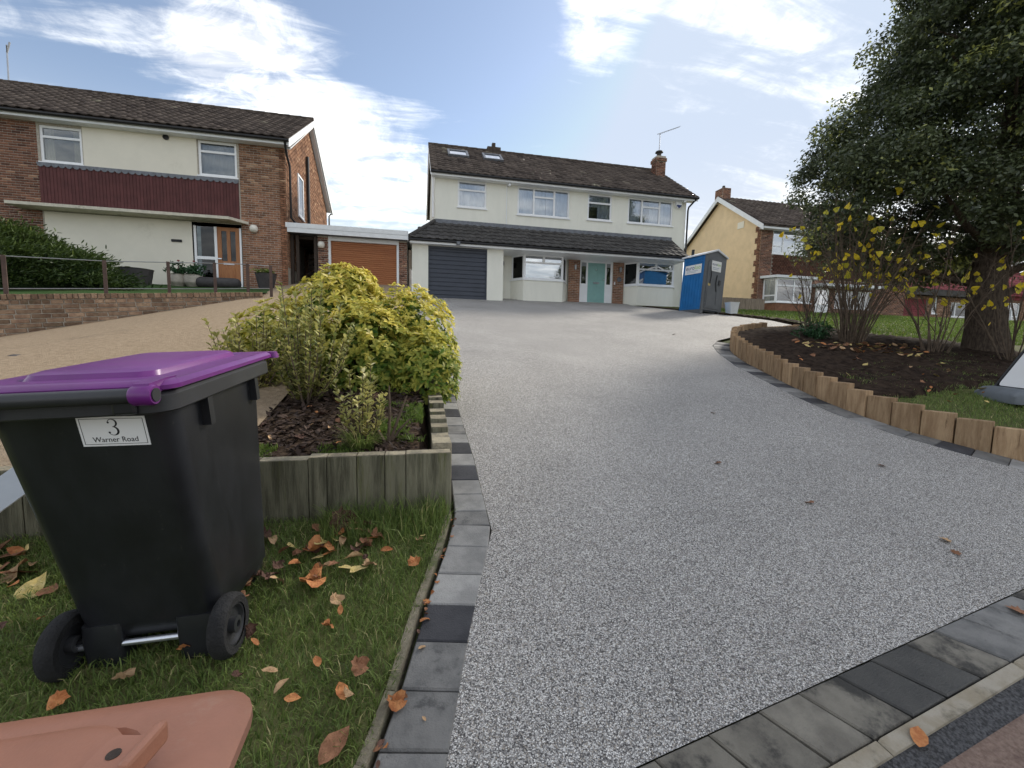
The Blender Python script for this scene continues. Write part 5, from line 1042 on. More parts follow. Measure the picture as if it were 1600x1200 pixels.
def low_plant():
    b = onbed(1262, 532)+Vector((0, -.25, 0)); t = thing('low_plant', 'small bushy green plant at the foot of the bare shrub', 'plant', b)
    C = np.array([(b.x+rng.normal(0, .22), b.y+rng.normal(0, .15), b.z+.06+abs(rng.normal(0, .14)), rng.random()*.8) for _ in range(26)]); canopy('foliage', t, C, 34, .14, .09, 'green_leaf', .3)
    MB().tube([b+Vector((0, 0, -.03)), b+Vector((.02, 0, .2))], .012, 5).build('stem', 'twig', t)
low_plant()
# ------------------------------------------------------------------ evergreen shrubs of the left bed
def hexleaf(c, d, nrm, L, asp):
    """Pointed oval leaves along direction d with normal nrm (arrays)."""
    d = unit(d); s = unit(np.cross(nrm, d)); n = np.cross(d, s); L = L[:, None]; w = L*asp*.5
    P = [c, c+d*L*.3+s*w*.8+n*L*.05, c+d*L*.68+s*w*.85+n*L*.03, c+d*L-n*L*.08, c+d*L*.68-s*w*.85+n*L*.03, c+d*L*.3-s*w*.8+n*L*.05]
    V = np.stack(P, 1).reshape(-1, 3); return V, np.arange(len(V)).reshape(-1, 6)
def rosettes(C, Nn, per, L, asp, lift=.35):
    n = len(C); c = np.repeat(C, per, 0); nn = np.repeat(Nn, per, 0); r = rng.normal(0, 1, (n*per, 3)); t = unit(np.cross(nn, r))
    d = unit(t+nn*(lift+.25*rng.normal(size=(n*per, 1)))); return hexleaf(c, d, nn+.25*rng.normal(size=nn.shape), L*(.65+.6*rng.random(n*per)), asp)
def ellips(n, c, r, zmin, inner=0.12, lump=.12, seed=0):
    d = unit(rng.normal(0, 1, (n*3, 3))); d = d[d[:, 2] > zmin][:n]; az = np.arctan2(d[:, 1], d[:, 0]); f = 1-inner*rng.random(len(d))**1.5+lump*np.sin(4*az+3*d[:, 2]+seed)*np.cos(5*d[:, 2]+2*az)
    p = np.array(c)+d*np.array(r)*f[:, None]; return p, unit(d/np.array(r))
def choisya():
    b = Vector((-.62, 4.95, bz(0, 4.95))); t = thing('golden_shrub', 'large rounded golden-yellow evergreen shrub in the raised bed', 'shrub', b)
    parts = []; T = []
    c = (-.62, 4.95, 1.42)
    lobes = [((-.78, 5.15, 1.50), (.62, .7, .78), 900), ((-1.28, 4.85, 1.32), (.50, .55, .55), 620), ((-.12, 4.95, 1.42), (.56, .6, .66), 760), ((.10, 4.35, 1.18), (.34, .42, .44), 420), ((-.45, 4.45, 1.30), (.5, .45, .56), 560), ((-.70, 5.0, 2.0), (.3, .3, .28), 260)]
    PP = []; NN = []
    for i, (cc, rr, n) in enumerate(lobes):
        P, Nn = ellips(n, cc, rr, -.5, .10, .10, i*1.7); PP.append(P); NN.append(Nn)
    P = np.concatenate(PP); Nn = unit(np.concatenate(NN)+np.array([0, 0, .5]))
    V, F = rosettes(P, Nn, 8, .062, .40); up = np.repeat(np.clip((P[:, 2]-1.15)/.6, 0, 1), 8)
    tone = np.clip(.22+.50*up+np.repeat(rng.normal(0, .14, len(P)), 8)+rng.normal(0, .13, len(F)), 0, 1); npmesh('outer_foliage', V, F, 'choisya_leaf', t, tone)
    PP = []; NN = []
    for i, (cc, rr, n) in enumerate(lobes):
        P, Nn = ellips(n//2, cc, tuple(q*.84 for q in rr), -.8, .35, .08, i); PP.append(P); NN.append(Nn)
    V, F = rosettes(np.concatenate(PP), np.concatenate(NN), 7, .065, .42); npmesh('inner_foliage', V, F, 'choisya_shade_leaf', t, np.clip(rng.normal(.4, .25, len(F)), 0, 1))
    s = MB()
    for i in range(26):
        a = i*2.4; p = b+Vector((.12*math.cos(a), .12*math.sin(a), -.03)); q = Vector(c)+Vector((math.cos(a)*.75, math.sin(a)*.7, rng.uniform(-.2, .5))); s.tube([p, p.lerp(q, .5)+Vector((0, 0, .08)), q], [.012, .009, .004], 5)
    s.build('stems', 'twig', t)
choisya()
def shoots(name, label, base, n, height, fan, leafL, m, seed, bare=0.0, tonem=.5, stem='twig', pairs=16):
    rg = np.random.default_rng(seed); t = thing(name, label, 'shrub', base); st = MB(); C = []; Dd = []; Nn = []; Ls = []
    for i in range(n):
        a = rg.uniform(0, 6.28); r = rg.uniform(0, .05); p = base+Vector((r*math.cos(a), r*math.sin(a), -.02)); H = height*rg.uniform(.5, 1.0); f = fan*rg.uniform(.1, 1)
        q = p+Vector((math.cos(a)*f, math.sin(a)*f*.8, H)); m1 = p.lerp(q, .5)+Vector((math.cos(a)*f*.15, math.sin(a)*f*.15, -.03)); st.tube([p, m1, q], [.008, .005, .002], 5)
        for k in range(pairs):
            u = bare+(1-bare)*(k+rg.random())/pairs; x = p.lerp(m1, u*2) if u < .5 else m1.lerp(q, u*2-1); ax = (q-m1).normalized()
            for s in range(3):
                an = rg.uniform(0, 6.28); o = Vector((math.cos(an), math.sin(an), 0)); d = (o+ax*rg.uniform(.5, 1.3)).normalized(); C.append(x); Dd.append(d); Nn.append(ax-d*.3); Ls.append(leafL*rg.uniform(.6, 1.2))
    V, F = hexleaf(np.array(C), np.array(Dd), np.array(Nn), np.array(Ls), .5); npmesh('foliage', V, F, m, t, np.clip(rg.normal(tonem, .25, len(F)), 0, 1)); st.build('stems', stem, t); return t
def onbedl(px, py, dzv=0): p = U(px, py, .80-.19*2.7, .19); p.z = bz(0, p.y)+.02; return p
shoots('variegated_shrub', 'small sparse variegated shrub with bare grey stems at the front of the raised bed', onbedl(566, 690), 13, .58, .22, .048, 'euonymus_leaf', 21, bare=.3, tonem=.6)
shoots('variegated_shrub', 'upright grey-green variegated shrub in front of the golden shrub', Vector((-.86, 3.8, bz(0, 3.8))), 30, 1.0, .40, .056, 'euonymus_leaf', 22, bare=.1, tonem=.42, pairs=26)
shoots('variegated_shrub', 'pale variegated shrub left of the golden shrub, behind the purple bin lid', Vector((-1.36, 4.2, bz(0, 4.2)-.1)), 30, .86, .36, .062, 'euonymus_leaf', 23, bare=.1, tonem=.7)
def cutstem():
    b = onbedl(606, 688); MB_ = MB(); q = [onY(598+0*i, 690, 3) for i in range(1)]
    for tip in ((608, 603), (636, 618), (640, 655), (574, 668), (560, 650)):
        e = onY(*tip, b.y+.02); MB_.tube([b+Vector((0, 0, -.03)), b.lerp(e, .45)+Vector((.01, 0, .015)), e], [.012, .009, .005], 6)
    tag(MB_.build('pruned_stems', 'twig', None, smooth=50), 'bare grey pruned stems standing beside the small variegated shrub', 'branches')
cutstem()
# ------------------------------------------------------------------ left garden planting and pots
def lawnz(x, y):
    t0 = (x-P0.x)/(P1.x-P0.x); yw = P0.y+(P1.y-P0.y)*t0; zw = P0.z+(P1.z-P0.z)*t0; t = max(0, min(1, (y-yw)/(16.95-yw))); return zw+(3.25-zw)*t-.02
def hit(px, py, zf):
    d = ray(px, py); t = 2.0
    while t < 60:
        p = d*t
        if EYE+p.z < zf(p.x, p.y) if d.z < 0 else EYE+p.z < zf(p.x, p.y): return Vector((p.x, p.y, EYE+p.z))
        t += .02
    return None
def juniper():
    c = Vector((-10.25, 12.6, lawnz(-10.25, 12.6))); t = thing('juniper', 'large spreading dark green juniper on the left lawn behind the railing', 'shrub', c)
    P = []; 
    for i in range(520):
        d = unit(rng.normal(0, 1, 3)); d[2] = abs(d[2])*.9; x = d[0]; f = .75+.3*rng.random(); hgt = 1.95*(1-.42*(x+.2)) if x > -.2 else 1.95
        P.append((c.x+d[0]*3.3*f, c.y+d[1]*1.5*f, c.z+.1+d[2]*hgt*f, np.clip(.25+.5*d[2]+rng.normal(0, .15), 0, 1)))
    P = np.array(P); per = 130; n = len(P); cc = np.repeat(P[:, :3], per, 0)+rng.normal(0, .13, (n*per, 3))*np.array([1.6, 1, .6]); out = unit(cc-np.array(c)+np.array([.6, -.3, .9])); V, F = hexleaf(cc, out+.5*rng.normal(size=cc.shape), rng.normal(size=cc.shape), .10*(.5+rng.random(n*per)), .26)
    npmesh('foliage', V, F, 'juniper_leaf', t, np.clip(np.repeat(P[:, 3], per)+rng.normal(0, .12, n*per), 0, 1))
    s = MB(); 
    for i in range(10): a = i*.63; s.tube([c, c+Vector((math.cos(a)*2.2, math.sin(a)*1.0, .9))], [.05, .015], 6)
    s.build('stems', 'twig', t)
juniper()
def potplants():
    Yp = 16.0
    for px, w_, m_, lab in ((279, .24, 'pot_pale', 'pale ribbed pot with a leafy plant, left one of the pair by the left door'), (303, .27, 'pot_pale', 'pale ribbed pot with a pink flower, right one of the pair by the left door')):
        p = onY(px, 446, Yp); p.z = lawnz(p.x, p.y)-.02; t = thing('plant_pot', lab, 'pot', p, 'pale pots by the left door')
        prof = [(w_*.62, 0), (w_*.85, .08)] + [(w_*(.98+.03*(i % 2)), .12+.03*i) for i in range(7)] + [(w_*.9, .36), (w_*.95, .38), (w_*.85, .38), (w_*.8, .34)]
        MB().lathe(prof, p, 18).build('pot', m_, t, smooth=30)
        C = np.array([(p.x+rng.normal(0, .13), p.y+rng.normal(0, .13), p.z+.42+abs(rng.normal(0, .12)), rng.random()*.8) for _ in range(22)]); canopy('foliage', t, C, 26, .10, .08, 'green_leaf', .6)
        if '302' or True: MB().tube([(p.x, p.y, p.z+.4), (p.x+.03, p.y, p.z+.78)], .006, 4).lathe([(.01, 0), (.04, .02), (.03, .05)], (p.x+.03, p.y, p.z+.78), 8).build('flower', 'roof_tile_maroon', t)
    p = onY(342, 446, 15.9); p.z = lawnz(p.x, p.y)-.03; w_ = .62
    rings = [[Vector((p.x+s_*w_ if False else p.x+u, p.y+math.cos(k*math.pi/5)*r_, p.z+.17+math.sin(k*math.pi/5)*r_)) for k in range(10)] for u, r_ in ((-w_, .10), (-w_+.05, .16), (-w_+.12, .18), (w_-.12, .18), (w_-.05, .16), (w_, .10))]
    tag(MB().loft(rings).build('trough', 'pot_dark', None, smooth=50), 'long dark rounded trough lying in front of the brown door', 'planter')
    p = onY(416, 447, 15.6); p.z = lawnz(p.x, p.y)-.02; t = thing('plant_pot', 'dark tapered pot with a low green plant by the brick corner', 'pot', p); MB().lathe([(.2, 0), (.31, .5), (.33, .52), (.29, .52), (.27, .46)], p, 18).build('pot', 'pot_dark', t, smooth=30); C = np.array([(p.x+rng.normal(0, .13), p.y+rng.normal(0, .13), p.z+.54+abs(rng.normal(0, .05)), rng.random()) for _ in range(20)]); canopy('foliage', t, C, 26, .10, .06, 'lawn_blade', .5)
    p = onY(212, 446, 15.2); p.z = lawnz(p.x, p.y)-.02; tag(MB().lathe([(.36, 0), (.44, .48), (.46, .5), (.42, .5), (.39, .42)], p, 20).build('tub', 'pot_dark', None, smooth=30), 'dark round tub half hidden by the juniper', 'tub')
potplants()
# ------------------------------------------------------------------ wheelie bins
def rrect(x0, x1, y0, y1, r, z, n=5):
    out = []
    for cx_, cy_, a0 in ((x1-r, y1-r, 0), (x0+r, y1-r, 90), (x0+r, y0+r, 180), (x1-r, y0+r, 270)):
        for k in range(n+1): a = R(a0+90*k/n); out.append(Vector((cx_+r*math.cos(a), cy_+r*math.sin(a), z)))
    return out
def wheelie_bin(name, label, M, body_m, rim_m, lid_m, bar_m, pivot, sticker=False, panel=.10, py=None, ph=0.):
    t = thing(name, label, 'wheelie bin', pivot)
    MB().loft([rrect(-.19, .19, .42, .53, .03, .01), rrect(-.2, .2, .40, .54, .03, .10)]).build('front_foot', body_m, t, smooth=50, M=M)
    b = MB(); b.loft([rrect(-.205, .205, .085, .53, .03, .098), rrect(-.212, .212, .078, .545, .04, .105), rrect(-.216, .216, .068, .55, .05, .17), rrect(-.222, .222, .055, .555, .055, .25), rrect(-.243, .243, -.045, .62, .06, .93), rrect(-.246, .246, -.05, .625, .06, .95)])
    body = b.build('body', body_m, t, smooth=50, M=M)
    for s in (-1, 1):     # foot blocks carrying the axle
        MB().loft([rrect(s*.145-.06, s*.145+.06, .056, .26, .015, .0), rrect(s*.145-.06, s*.145+.062, .054, .27, .015, .10), rrect(s*.145-.062, s*.145+.062, .066, .27, .015, .16)]).build('axle_housing', body_m, t, smooth=50, M=M)
    rim = MB(); o = [rrect(-.272, .272, -.10, .67, .06, .925), rrect(-.277, .277, -.105, .675, .06, .93), rrect(-.277, .277, -.105, .675, .06, .975), rrect(-.268, .268, -.095, .665, .06, .985)]
    rim.loft(o); rim.build('rim', rim_m, t, smooth=40, M=M)
    for x in (-.24,): MB().prism([(x-.006, -.1, .924), (x-.006, -.05, .924), (x-.006, -.045, .86)], (.012, 0, 0)).build('rib', body_m, body, M=M)
    for y in (.12, .5): MB().box(.24, y, .83, .268, y+.03, .924).build('rib', body_m, body, M=M); MB().box(-.268, y, .83, -.24, y+.03, .924).build('rib', body_m, body, M=M)
    lid = MB(); pn = panel; py = py or pn
    lw = .945 if sticker else 1.0
    lid.loft([rrect(-.29*lw, .29*lw, -.085, .69, .05, .988), rrect(-.30*lw, .30*lw, -.09, .71, .05, .992), rrect(-.30*lw, .30*lw, -.09, .71, .05, 1.004), rrect(-.285*lw, .285*lw, -.075, .69, .05, 1.016), rrect(-.29*lw+pn*.55, .29*lw-pn*.55, -.05, .685-py*.3, .05, 1.018), rrect(-.29*lw+pn*.86, .29*lw-pn*.86, .0, .685-py*.72, .05, 1.018), rrect(-.29*lw+pn*.93, .29*lw-pn*.93, .0, .685-py*.86, .05, 1.010), rrect(-.29*lw+pn, .29*lw-pn, .02, .685-py, .05, 1.032+ph), rrect(-.29*lw+pn+.012, .29*lw-pn-.012, .05, .685-py-.012, .045, 1.038+ph)])
    lo = lid.build('lid', lid_m, t, smooth=32, M=M)
    for s in (-1, 1):
        if sticker: MB().loft([rrect(s*.255-.045, s*.255+.045, .68, .73, .02, .985), rrect(s*.255-.04, s*.255+.04, .68, .725, .02, 1.012)]).build('lid_lip', lid_m, lo, smooth=40, M=M)
        Mx = Matrix.Translation((s*.232, -.125, .985)) @ Matrix.Rotation(R(90), 4, 'Y')
        MB().lathe([(.025, -.028), (.029, -.022), (.029, .022), (.025, .028)], (0, 0, 0), 18).build('hinge', lid_m, lo, smooth=40, M=M @ Mx); MB().lathe([(.019, -.0315), (.019, .0315)], (0, 0, 0), 16).build('hinge_cap', bar_m, lo, smooth=40, M=M @ Mx)
        MB().prism([(s*.232-.02, -.15, .978), (s*.232-.02, -.06, .99), (s*.232-.02, .0, 1.02), (s*.232-.02, -.05, 1.022), (s*.232-.02, -.13, 1.018)], (.04, 0, 0)).build('hinge_arm', lid_m, lo, M=M)
        MB().box(s*.17-.03, -.12, .93, s*.17+.03, -.05, .985).build('handle_bracket', body_m, t, M=M, bevel=.008)
    MB().tube([(-.205, -.125, .985), (.205, -.125, .985)], .021, 12).build('handle_bar', bar_m, t, smooth=50, M=M)
    MB().tube([(-.25, .070, .085), (.25, .070, .085)], .011, 10).build('axle', 'galvanised', t, smooth=50, M=M)
    for s in (-1, 1):
        Mx = M @ Matrix.Translation((s*.250, .068, .106)) @ Matrix.Rotation(R(90), 4, 'Y') @ Matrix.Scale(1.08, 4)
        w_ = MB().lathe([(.066, -.024), (.088, -.026), (.097, -.018), (.100, -.006), (.100, .006), (.097, .018), (.088, .026), (.066, .024)], (0, 0, 0), 36, cap=False).build('wheel', 'tyre', t, smooth=35, M=Mx)
        MB().lathe([(.0665, -.020), (.060, -.020), (.054, -.008), (.026, -.006), (.026, -.028), (.012, -.030), (.012, .030), (.026, .028), (.026, .006), (.054, .008), (.060, .020), (.0665, .020)], (0, 0, 0), 28, cap=False).build('rim_hub', 'bin_rim', w_, smooth=35, M=Mx)
    if sticker:
        sl_ = math.atan2(.1, .68); Ms = M @ Matrix.Translation((.085, -.0335, .815)) @ Matrix.Rotation(R(90)-sl_*-1, 4, 'X')
        Ms = M @ Matrix.Translation((.082, -.0360, .866)) @ Matrix.Rotation(math.atan2(.1, .68)*1.0, 4, 'X') @ Matrix.Rotation(R(90), 4, 'X')
        Ms = Ms @ Matrix.Rotation(R(-2.0), 4, 'Z'); W2, H2 = .088, .047
        st = MB().box(-W2, -H2, 0, W2, H2, .0012).build('address_sticker', 'sticker_white', t, M=Ms)
        fr = MB(); i = .006; k = .0013
        fr.box(-W2+i, -H2+i, .0013, W2-i, -H2+i+k, .0017); fr.box(-W2+i, H2-i-k, .0013, W2-i, H2-i, .0017); fr.box(-W2+i, -H2+i+k, .0013, -W2+i+k, H2-i-k, .0017); fr.box(W2-i-k, -H2+i+k, .0013, W2-i, H2-i-k, .0017); fr.build('border', 'ink', st, M=Ms)
        # old-style numeral: two bowls of swelling stroke with ball terminals
        rb = MB(); path = []
        for j in range(25): a = R(165-j*(255/24)); path.append((.0135*math.cos(a), .0145+.0145*math.sin(a), .0018+.0032*max(0, math.cos(a))))
        p2 = []
        for j in range(25): a = R(90-j*(260/24)); p2.append((-.001+.0155*math.cos(a), -.0165+.0165*math.sin(a), .0018+.0042*max(0, math.cos(a))))
        for P_ in (path, p2):
            L_, R_ = [], []
            for j, (x, y, w) in enumerate(P_):
                a = Vector(P_[min(j+1, 24)][:2])-Vector(P_[max(j-1, 0)][:2]); a.normalize(); nn = Vector((-a.y, a.x))*w*.62; L_.append((x+nn.x, y+nn.y+.017, .0014)); R_.append((x-nn.x, y-nn.y+.017, .0014))
            for j in range(24): rb.quad(L_[j], L_[j+1], R_[j+1], R_[j])
        for cx_, cy_ in ((-.0115, .0165+.017), (-.0135, -.0225+.017)): rb.add([(cx_+.0036*math.cos(a), cy_+.0036*math.sin(a), .0015) for a in np.linspace(0, 2*math.pi, 13)[:-1]], [tuple(range(12))])
        rb.build('house_number', 'ink', st, M=Ms @ Matrix.Translation((0, .001, 0)) @ Matrix.Diagonal((.82, .82, 1, 1)))
        textmesh('street_name', 'Warner Road', .0235, Ms @ Matrix.Translation((0, -.0265, .0016)), 'ink', st, sx=.90, depth=.0002)
    return t, lo
bp_ = Vector((-.94, 1.68, .183*1.68))
MBK = Matrix.Translation(bp_) @ Matrix.Rotation(R(-3), 4, 'Z') @ Matrix.Rotation(R(5), 4, 'X') @ Matrix.Rotation(R(-3), 4, 'Y') @ Matrix.Scale(1.05, 4)
wheelie_bin('wheelie_bin', 'black wheelie bin with purple lid and an address sticker on the grass verge', MBK, 'bin_black', 'bin_rim', 'bin_purple', 'bin_rim', bp_, True)
bb = Vector((-.472, -.155, .075)); MBR = Matrix.Translation(bb) @ Matrix.Rotation(R(1), 4, 'Z')
_, brl = wheelie_bin('wheelie_bin', 'brown plastic wheelie bin close to the camera at the lower left', MBR, 'bin_brown', 'bin_brown', 'bin_brown', 'bin_brown', bb, False, .085, .035, .0)
_d = ray(205, 1182); _t = (bb.z+1.04-EYE)/_d.z; Ml = Matrix.Translation((_d.x*_t, _d.y*_t, bb.z+1.036)) @ Matrix.Rotation(R(-12), 4, 'Z') @ Matrix.Scale(.75, 4)
MB().prism([(.012, -.035, 0), (.026, -.035, 0), (.026, .03, 0), (.012, .03, 0)], (0, 0, .030)).build('lug', 'bin_brown', brl, M=Ml, bevel=.004)
MB().loft([rrect(-.045, .010, -.032, .026, .012, 0), rrect(-.042, .010, -.029, .023, .012, .012)]).build('lug_plate', 'bin_brown', brl, M=Ml, smooth=40)
MB().lathe([(.008, .0), (.008, .0128)], (-.018, -.004, 0), 14).build('lug_hole', 'dark_timber', brl, M=Ml)
def greybar():
    a, b = onY(150, 665, 2.45), onY(-260, 1010, 2.15); d = (b-a); d.normalize(); n = Vector((0, 1, .1)).normalized(); s = d.cross(n).normalized()*.06
    b.z = max(b.z, G(b.x, b.y)); tag(MB().prism([a+s, b+s, b-s, a-s], n*.025).build('metal_bar', 'pale_bar', None), 'flat pale grey bar leaning behind the black bin at the left edge', 'bar')
greybar()
# ------------------------------------------------------------------ portable toilet, box, sign board
def toilet():
    c = Vector((10.9, 15.2, RL(15.2)+.10)); t = thing('portable_toilet', 'blue and grey portable toilet with white roof beside the cream house', 'portable toilet', c)
    M = Matrix.Translation(c) @ Matrix.Rotation(R(12), 4, 'Z') @ Matrix.Rotation(R(4.2), 4, 'Y'); W2, D2, Hh = 1.12, 1.14, 2.18; ap = .20
    # local: x along the door front, y back, origin at the front-left corner
    MB().box(.03, .06, .05, W2-.03, D2, Hh).build('cabin', 'loo_blue', t, M=M)
    MB().box(.0, .02, -.10, .14, D2+.05, .05).box(W2-.14, .02, -.10, W2, D2+.05, .05).box(.14, .1, .0, W2-.14, D2, .05).build('skid', 'loo_grey', t, M=M)
    side = MB()
    for i in range(7): y = .14+i*.14; side.box(.012, y, .14, .0295, y+.07, 1.42)
    for z_ in (1.86, 1.94, 2.02): side.box(.012, .16, z_, .0295, D2-.1, z_+.04)
    side.box(.012, .08, .06, .0295, D2-.02, .12); side.build('side_panel', 'loo_blue', t, M=M)
    f = MB(); f.prism([(0, .0, .05), (W2, .0, .05), (W2, .0, Hh), (W2/2, .0, Hh+ap), (0, .0, Hh)], (0, .058, 0)); front = f.build('front_frame', 'loo_grey', t, M=M)
    dr = MB().prism([(.14, -.02, .12), (W2-.14, -.02, .12), (W2-.14, -.02, 1.86), (W2-.22, -.02, 2.02), (W2/2, -.02, 2.14), (.22, -.02, 2.02), (.14, -.02, 1.86)], (0, .019, 0)).build('door', 'loo_grey', t, M=M, bevel=.012)
    MB().box(.2, -.03, .2, W2-.46, -.021, .85).box(W2-.40, -.03, .3, W2-.34, -.021, .9).build('door_rib', 'loo_grey', dr, M=M)
    MB().tube([(W2-.46, -.03, 1.45), (W2-.5, -.04, 1.15), (W2-.44, -.03, .8)], .015, 6).tube([(.28, -.03, 1.75), (.34, -.035, 1.4), (.30, -.03, 1.05)], .012, 6).build('door_moulding', 'black_plastic_pipe', dr, M=M)
    MB().box(W2-.34, -.05, 1.08, W2-.24, -.021, 1.26).build('handle', 'black_plastic_pipe', dr, M=M); MB().box(.22, -.03, 1.0, .33, -.021, 1.09).build('latch_plate', 'leaf_yellow', dr, M=M)
    MB().lathe([(.03, -.01), (.03, .01)], (.17, -.005, .32), 10, Matrix.Rotation(R(90), 3, 'X')).build('bolt', 'galvanised', front, M=M)
    r = MB(); r.prism([(-.05, -.05, Hh-.02), (W2/2, -.05, Hh+ap), (W2+.05, -.05, Hh-.02), (W2+.05, -.05, Hh+.03), (W2/2, -.05, Hh+ap+.07), (-.05, -.05, Hh+.03)], (0, D2+.12, 0)); r.build('roof', 'loo_roof', t, M=M)
    MB().tube([(.30, D2-.15, Hh), (.30, D2-.15, Hh+.38)], .06, 10).build('vent_pipe', 'black_plastic_pipe', t, M=M)
    for Ms, w_, hh in ((M @ Matrix.Translation((.010, .60, 1.66)) @ Matrix.Rotation(R(-90), 4, 'Z') @ Matrix.Rotation(R(90), 4, 'X'), .82, .36), (M @ Matrix.Translation((.57, -.022, 1.78)) @ Matrix.Rotation(R(90), 4, 'X'), .52, .40)):
        s = MB().box(-w_/2, -hh/2, 0, w_/2, hh/2, .004).build('sign', 'sticker_white', t, M=Ms); k = w_/.82
        textmesh('lettering', 'euro', .24*k, Ms @ Matrix.Translation((-.155*k, hh*.17, .006)), 'sign_navy', s, .95, depth=.001); textmesh('lettering', 'loo', .24*k, Ms @ Matrix.Translation((.215*k, hh*.17, .006)), 'sign_green', s, .95, depth=.001)
        for i in range(2): MB().box(-w_*.38, -hh*(.16+.15*i)-.012, .005, w_*(.30-.12*i), -hh*(.16+.15*i)+.012, .007).build('small_print', 'sign_text', s, M=Ms)
    b = onY(1147, 490, 15.3); b.z = RL(15.3)-.02
    bo = MB(); bo.loft([rrect(b.x-.16, b.x+.16, b.y, b.y+.3, .03, b.z), rrect(b.x-.21, b.x+.21, b.y-.03, b.y+.33, .03, b.z+.46), rrect(b.x-.22, b.x+.22, b.y-.04, b.y+.34, .03, b.z+.465), rrect(b.x-.22, b.x+.22, b.y-.04, b.y+.34, .03, b.z+.49)])
    tag(bo.build('white_bin', 'white_timber', None, smooth=40), 'small white plastic bin on the grass right of the portable toilet', 'bin')
toilet()
def aboard():
    c = U(1548, 618, RLA, RLB); c.z = RL(c.y); t = thing('sign_board', 'white pavement sign in a black frame on a grey base at the right edge', 'sign board', c)
    e = U(1640, 652, RLA, RLB); u = Vector((e.x-c.x, e.y-c.y, 0)).normalized(); lean = R(27)
    n = Vector((u.y, -u.x, 0)); n = n if n.dot(Vector((-c.x, -c.y, 0))) > 0 else -n
    upv = (Vector((0, 0, 1))*math.cos(lean)-n*math.sin(lean)).normalized(); nn = u.cross(upv)
    if nn.dot(n) < 0: nn = -nn
    M = Matrix.Translation(c+Vector((0, 0, .10))) @ Matrix((u, upv, nn)).transposed().to_4x4(); Wd, Hd = .62, 1.0
    MB().box(0, 0, -.03, .035, Hd, .0).box(Wd-.035, 0, -.03, Wd, Hd, .0).box(.035, 0, -.03, Wd-.035, .035, .0).box(.035, Hd-.035, -.03, Wd-.035, Hd, .0).box(.035, .035, -.028, Wd-.035, Hd-.035, -.02).build('frame', 'black_plastic_pipe', t, M=M, bevel=.006)
    MB().loft([rrect(.05, Wd-.05, .05, Hd-.05, .05, -.018), rrect(.05, Wd-.05, .05, Hd-.05, .05, -.008)]).build('panel', 'sticker_white', t, M=M)
    Mb = Matrix.Translation(c) @ Matrix((u, -n, Vector((0, 0, 1)))).transposed().to_4x4()
    MB().loft([rrect(-.08, Wd+.08, -.16, .30, .08, -.04), rrect(-.08, Wd+.08, -.16, .30, .08, .05), rrect(-.04, Wd+.04, -.10, .24, .08, .12), rrect(.0, Wd, -.04, .2, .05, .13)]).build('base', 'grey_board', t, smooth=45, M=Mb)
    A = M @ Vector((.05, Hd-.05, -.03)); 
    for x in (.05, Wd-.05): p = M @ Vector((x, Hd*.95, -.03)); q = Mb @ Vector((x, .28, .1)); MB().tube([p, q], .014, 6).build('back_leg', 'black_plastic_pipe', t)
aboard()
# ------------------------------------------------------------------ fallen leaves
def scatter(n, poly, zf, kinds, label, group, size, up=.02, seed=1, flat=.35):
    rg = np.random.default_rng(seed); P = np.array(poly); lo, hi = P.min(0), P.max(0); k = 0
    while k < n:
        x, y = rg.uniform(lo, hi)
        if not inside(poly, np.array([x]), np.array([y]))[0]: continue
        sh, m, s = kinds[rg.integers(0, len(kinds))]; tilt = .18 if zf is vz else .16
        o = leaf_obj('fallen_leaf', sh, m, None, (x, y, float(zf(x, y))+up), size*s*rg.uniform(.6, 1.25), Euler((rg.normal(.15, flat), rg.normal(0, flat), rg.uniform(0, 6.28))), tone=rg.random())
        tag(o, label, 'leaf', group); k += 1
KV = [('crisp', 'leaf_brown', 1), ('crisp', 'leaf_tan', .9), ('oval', 'leaf_orange', .75), ('heart', 'leaf_brown', .8), ('curl', 'leaf_orange', .9), ('crisp', 'leaf_orange', 1.0), ('crisp', 'leaf_dark', .9), ('lobed', 'leaf_brown', .9), ('heart', 'leaf_yellow', .7), ('curl', 'leaf_tan', .9)]
def atv(px, py, sh, m, s, rz, lab, up=.03, zf=None, rx=.15):
    p = U(px, py); tag(leaf_obj('fallen_leaf', sh, m, None, (p.x, p.y, p.z+up), s, Euler((rx, .1, rz))), lab, 'leaf')
atv(558, 903, 'heart', 'leaf_yellow', .085, 2.6, 'pale yellow leaf lying on the verge grass beside an orange one', .045)
atv(488, 922, 'crisp', 'leaf_orange', .12, 1.2, 'large bright orange leaf lying in the middle of the verge', .045)
atv(535, 832, 'crisp', 'leaf_dark', .15, .3, 'big dark purple-brown leaf standing up by the timber wall', .07, rx=1.0)
atv(500, 868, 'crisp', 'leaf_orange', .15, 1.9, 'long curled orange-brown leaf below the dark upright leaf', .045)
atv(535, 1097, 'oval', 'leaf_orange', .075, .4, 'rust-red leaf on the verge near the lower pavers', .04)
atv(660, 1015, 'oval', 'leaf_tan', .035, 2.2, 'small curled tan leaf on the third paver from the bottom', .012)
atv(665, 972, 'curl', 'leaf_orange', .05, 2.0, 'orange leaf caught at the left edge of the dark paver', .014)
atv(618, 1105, 'crisp', 'leaf_orange', .075, .7, 'crumpled orange leaf in the gap between edging and lower pavers', .02)
atv(520, 1185, 'oval', 'leaf_brown', .12, -.6, 'large brown leaf at the bottom edge of the verge', .04)
atv(663, 1127, 'oval', 'leaf_tan', .02, .6, 'tiny tan leaf in the middle of the lower paver', .01)
atv(532, 971, 'oval', 'leaf_orange', .04, .2, 'small bright orange leaf standing in the verge grass', .05, rx=.9)
atv(400, 1022, 'oval', 'leaf_orange', .04, 1.1, 'small orange leaf near the bin wheel', .05, rx=.5)
